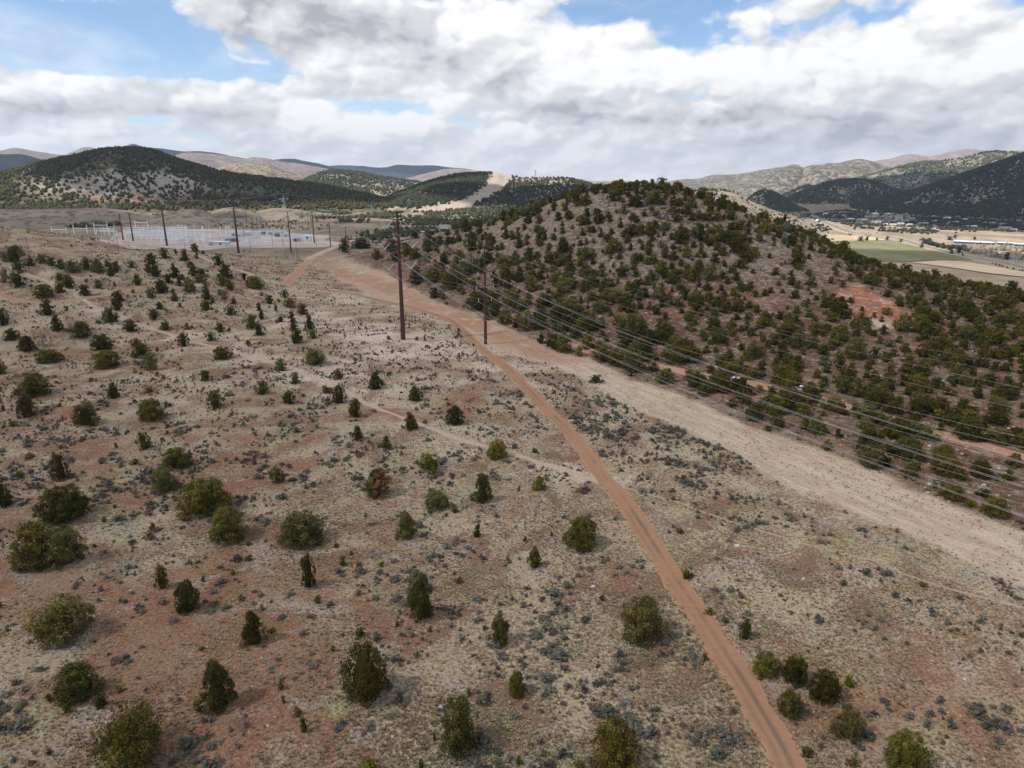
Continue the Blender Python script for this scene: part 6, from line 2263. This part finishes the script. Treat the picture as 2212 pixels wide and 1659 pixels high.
for x, y, w, d, wl, rf in TOWN:
    vx, vy = fv(x, y)
    p = vfloor(vx, vy)
    shed(p, w * .95, d * .95, random.uniform(3.2, 4.6), random.uniform(-.5, .5), '%s house with %s roof among dark town trees, %s' % (WN[wl], RN[rf], pct(vx, vy - 2, 1)), wl, rf, 'house', HG, 'house', random.uniform(.3, .5))
# long white roofed sheds by the highway
for x0, x1, y, l in ((1530, 1780, 440, 'longest white roofed shed beyond the highway'), (1790, 1915, 452, 'second white roofed shed, right of the longest one'), (1955, 2035, 456, 'short white roofed shed in the row beyond the highway'), (2065, 2110, 460, 'smallest white roofed shed in the row'), (2115, 2300, 468, 'white roofed shed at the right edge of the photo')):
    a, b = vfloor(*fv(x0, y)), vfloor(*fv(x1, y + (x1 - x0) * .05))
    d = b - a
    shed((a + b) / 2, float(np.hypot(d[0], d[1])), 16, 3.2, math.atan2(d[1], d[0]), l, 'bluewall', 'roofwhite', 'shed', 'long white roofed sheds', 'long_shed', .12, 8)
# roadside trees along the highway and field
RT = [(605, 425, 62, 50), (670, 420, 40, 45), (765, 420, 28, 35), (866, 415, 36, 42), (1000, 435, 40, 36), (1205, 490, 44, 46), (1498, 552, 48, 44), (1608, 575, 22, 30), (2042, 605, 72, 70), (548, 312, 36, 24), (505, 372, 24, 18), (1475, 415, 60, 40), (1532, 395, 40, 34), (1725, 410, 36, 30),
      (1245, 455, 60, 40), (1300, 470, 60, 40), (1360, 490, 60, 40), (1420, 500, 60, 40), (1480, 512, 66, 44), (1570, 545, 70, 70), (1275, 425, 36, 34), (2105, 707, 22, 30), (2165, 722, 16, 22), (2192, 726, 22, 28), (1900, 652, 22, 18), (1935, 662, 30, 22), (1970, 672, 30, 24), (2000, 680, 24, 22), (2045, 692, 34, 20), (215, 430, 34, 34), (290, 350, 18, 24)]
tm = [mesh_np('crown', *crown('g', 2500 + i, 26, 12, .085, .05)[:2], M['foliage'], attrs={'leaf': ('POINT', crown('g', 2500 + i, 26, 12, .085, .05)[2])}) for i in range(3)]
for x, y, w, h in RT:
    vx, vy = fv(x, y)
    p = vfloor(vx, vy)
    m_per = p[1] / FV * .22
    o = thing('roadside_tree', 'dark bushy tree beside the highway, ' + pct(vx, vy - h * .11, 1), 'tree', tuple(p), rng.uniform(0, 6), 'dark trees along the highway')
    o.scale = (w * m_per, w * m_per, h * m_per * .95)
    c = link('crown', random.choice(tm), o)
    c.color = (*(np.array((.06, .064, .034)) * rng.uniform(.8, 1.3)), 1)
    link('trunk', tr_me[int(rng.integers(0, 4))], o)


# ------------------------------------------------------------------ vehicles and small man-made things
def car(p, rz, label, paint, s=1., kind='parked_car', van=False):
    o = thing(kind, label, 'car', tuple(p), rz, 'cars in the landscape')
    o.scale = (s, s, s)
    L, W, hh_ = 2.3, .92, (1.5 if not van else 2.0)
    prof = [(-L, .35), (L, .35), (L, .8), (L * .72, .95), (L * .36, hh_), (-L * .62, hh_), (-L * .95, 1.0), (-L, .8)]
    m = MB()
    n = len(prof)
    vs = [(x, -W, z) for x, z in prof] + [(x, W, z) for x, z in prof]
    m.poly(vs, [tuple(range(n)), tuple(reversed(range(n, 2 * n)))] + [(i, i + n, (i + 1) % n + n, (i + 1) % n) for i in range(n)])
    m.build('body', M[paint], o)
    g = MB()
    for sy_ in (-1, 1):
        g.poly([(L * .62, sy_ * (W + .01), .98), (L * .33, sy_ * (W + .01), hh_ - .08), (-L * .6, sy_ * (W + .01), hh_ - .08), (-L * .86, sy_ * (W + .01), 1.0)], [(0, 1, 2, 3)])
    g.build('side_window', M['darkglass'], o)
    MB().poly([(L * .70, -W * .9, .99), (L * .70, W * .9, .99), (L * .38, W * .85, hh_ - .06), (L * .38, -W * .85, hh_ - .06)], [(0, 1, 2, 3)]).build('windscreen', M['darkglass'], o).location = (.03, 0, .02)
    for x in (-1.4, 1.4):
        for sy_ in (-1, 1):
            MB().tube([(x, sy_ * (W - .12), .33), (x, sy_ * (W + .06), .33)], .33, 12).build('wheel', M['tyre'], o)


def vcar(vx, vy, rz, label, paint, **k):
    car(vground(vx, vy), rz, label, paint, **k)


vcar(1733, 845, 2.6, 'white car half behind a round juniper by the hill track', 'carpaint', s=1.0)
vcar(1592, 826, -.45, 'low pale car at the edge of the hill track among trees', 'carpaint', s=1.0)
for x, y, pt, l in ((2200, 690, 'carpaint', 'white car on the highway at the right edge'), (1010, 412, 'carpaint', 'pale car on the highway beyond the green field'), (380, 292, 'cardark', 'dark car far up the highway'), (330, 415, 'cardark', 'dark vehicle parked at the stubble field')):
    q = vfloor(*fv(x, y))
    i = int(np.argmin(np.hypot(L_HIGHWAY[:, 0] - q[0], L_HIGHWAY[:, 1] - q[1])))
    if x != 330:
        dd = L_HIGHWAY[min(i + 1, len(L_HIGHWAY) - 1)] - L_HIGHWAY[i]
        q = np.array([L_HIGHWAY[i][0], L_HIGHWAY[i][1], q[2] + 1.32])
        car(q, math.atan2(dd[1], dd[0]), l, pt, 1.15, 'car')
    else:
        car(q + [0, 0, .65], .3, l, pt, 1.3, van=True)
# boulders lying out in the scrub
for vx, vy, w, l in ((1180, 1143, 1.3, 'pale flat rock in the scrub below the giant juniper dome'),):
    pass
# green road sign by the highway, small frame shelter by the trees
q = vfloor(*fv(1190, 432))
o = thing('road_sign', 'small green road sign beside the highway junction', 'road sign', tuple(q), .2)
MB().box(-2.6, -.08, 2.0, 2.6, .08, 5.2).build('sign_panel', M['signgreen'], o)
for xx in (-2, 2):
    MB().box(xx - .1, .09, -.3, xx + .1, .25, 5.0).build('post', M['galv'], o)
q = vfloor(*fv(2110, 625))
o = thing('billboard', 'pale board on posts beside the highway under the big dark tree', 'billboard', tuple(q), -.3)
MB().box(-3.6, -.1, 4.4, 3.6, .1, 6.4).build('board', M['bluegrey'], o)
for xx in (-3.2, 0, 3.2):
    MB().box(xx - .15, .12, -.3, xx + .15, .4, 6.0).build('post', M['galv'], o)
q = vfloor(*fv(290, 412))
o = thing('antenna_mast', 'thin mast standing in the stubble field beside a parked vehicle', 'mast', tuple(q), 0)
MB().tube([(0, 0, 0), (0, 0, 19)], [.35, .12], 6).build('mast_shaft', M['galv'], o)
MB().box(-1.2, -.6, 0, 1.2, .6, 2.2).build('cabinet', M['greywall'], o)
# teal heart shaped panel on the cleared ridge's slope
SURF_V = HB2[0]
px_, py_ = HB2[2], HB2[3]
front = np.where((np.abs(px_ - 1355 * 1 / 1 + 0) < 6) & (np.abs(py_ - 421) < 5))[0]
q = SURF_V[front[np.argmin(SURF_V[front, 1])]] if len(front) else at_dist(1355, 421, 1650)
q = np.array(at_dist(1355.5, 421.5, max(q[1] - 3, 900)))
o = thing('heart_panel', 'teal heart shaped panel on the dark slope left of the hill summit', 'panel', tuple(q), 0)
m = MB()
hs_ = []
for k in range(32):
    t_ = 2 * math.pi * k / 32
    hs_.append((16 * math.sin(t_) ** 3 * .30, (13 * math.cos(t_) - 5 * math.cos(2 * t_) - 2 * math.cos(3 * t_) - math.cos(4 * t_)) * .30 + 5.2))
n = 32
m.poly([(x, -.15, z) for x, z in hs_] + [(x, .15, z) for x, z in hs_], [tuple(range(n)), tuple(reversed(range(n, 2 * n)))] + [(i, i + n, (i + 1) % n + n, (i + 1) % n) for i in range(n)])
m.build('heart_board', M['teal'], o)
for xx in (-2, 2):
    MB().box(xx - .2, .2, -6, xx + .2, .5, 7).build('post', M['galv'], o)
# small pale antenna on the hill's right shoulder
q = hit(1545, 440)[0]
o = thing('trail_post', 'thin pale post on the right shoulder of the wooded hill', 'post', tuple(q), 0)
MB().tube([(0, 0, -.2), (0, 0, 4.6)], .09, 6).build('post_shaft', M['lightgrey'], o)
MB().box(-.5, -.1, 3.2, .5, .1, 3.6).build('cross_piece', M['lightgrey'], o)
q = hit(675, 551)[0]
o = thing('marker_post', 'small orange marker post on the far dirt pad', 'post', tuple(q), 0)
MB().tube([(0, 0, -.1), (0, 0, 2.6)], .22, 8).build('post_shaft', simple('orange_paint', (.6, .25, .04), .6), o)
MB().tube([(0, 0, -.05), (0, 0, .2)], .45, 8).build('foot', M['greywall'], o)
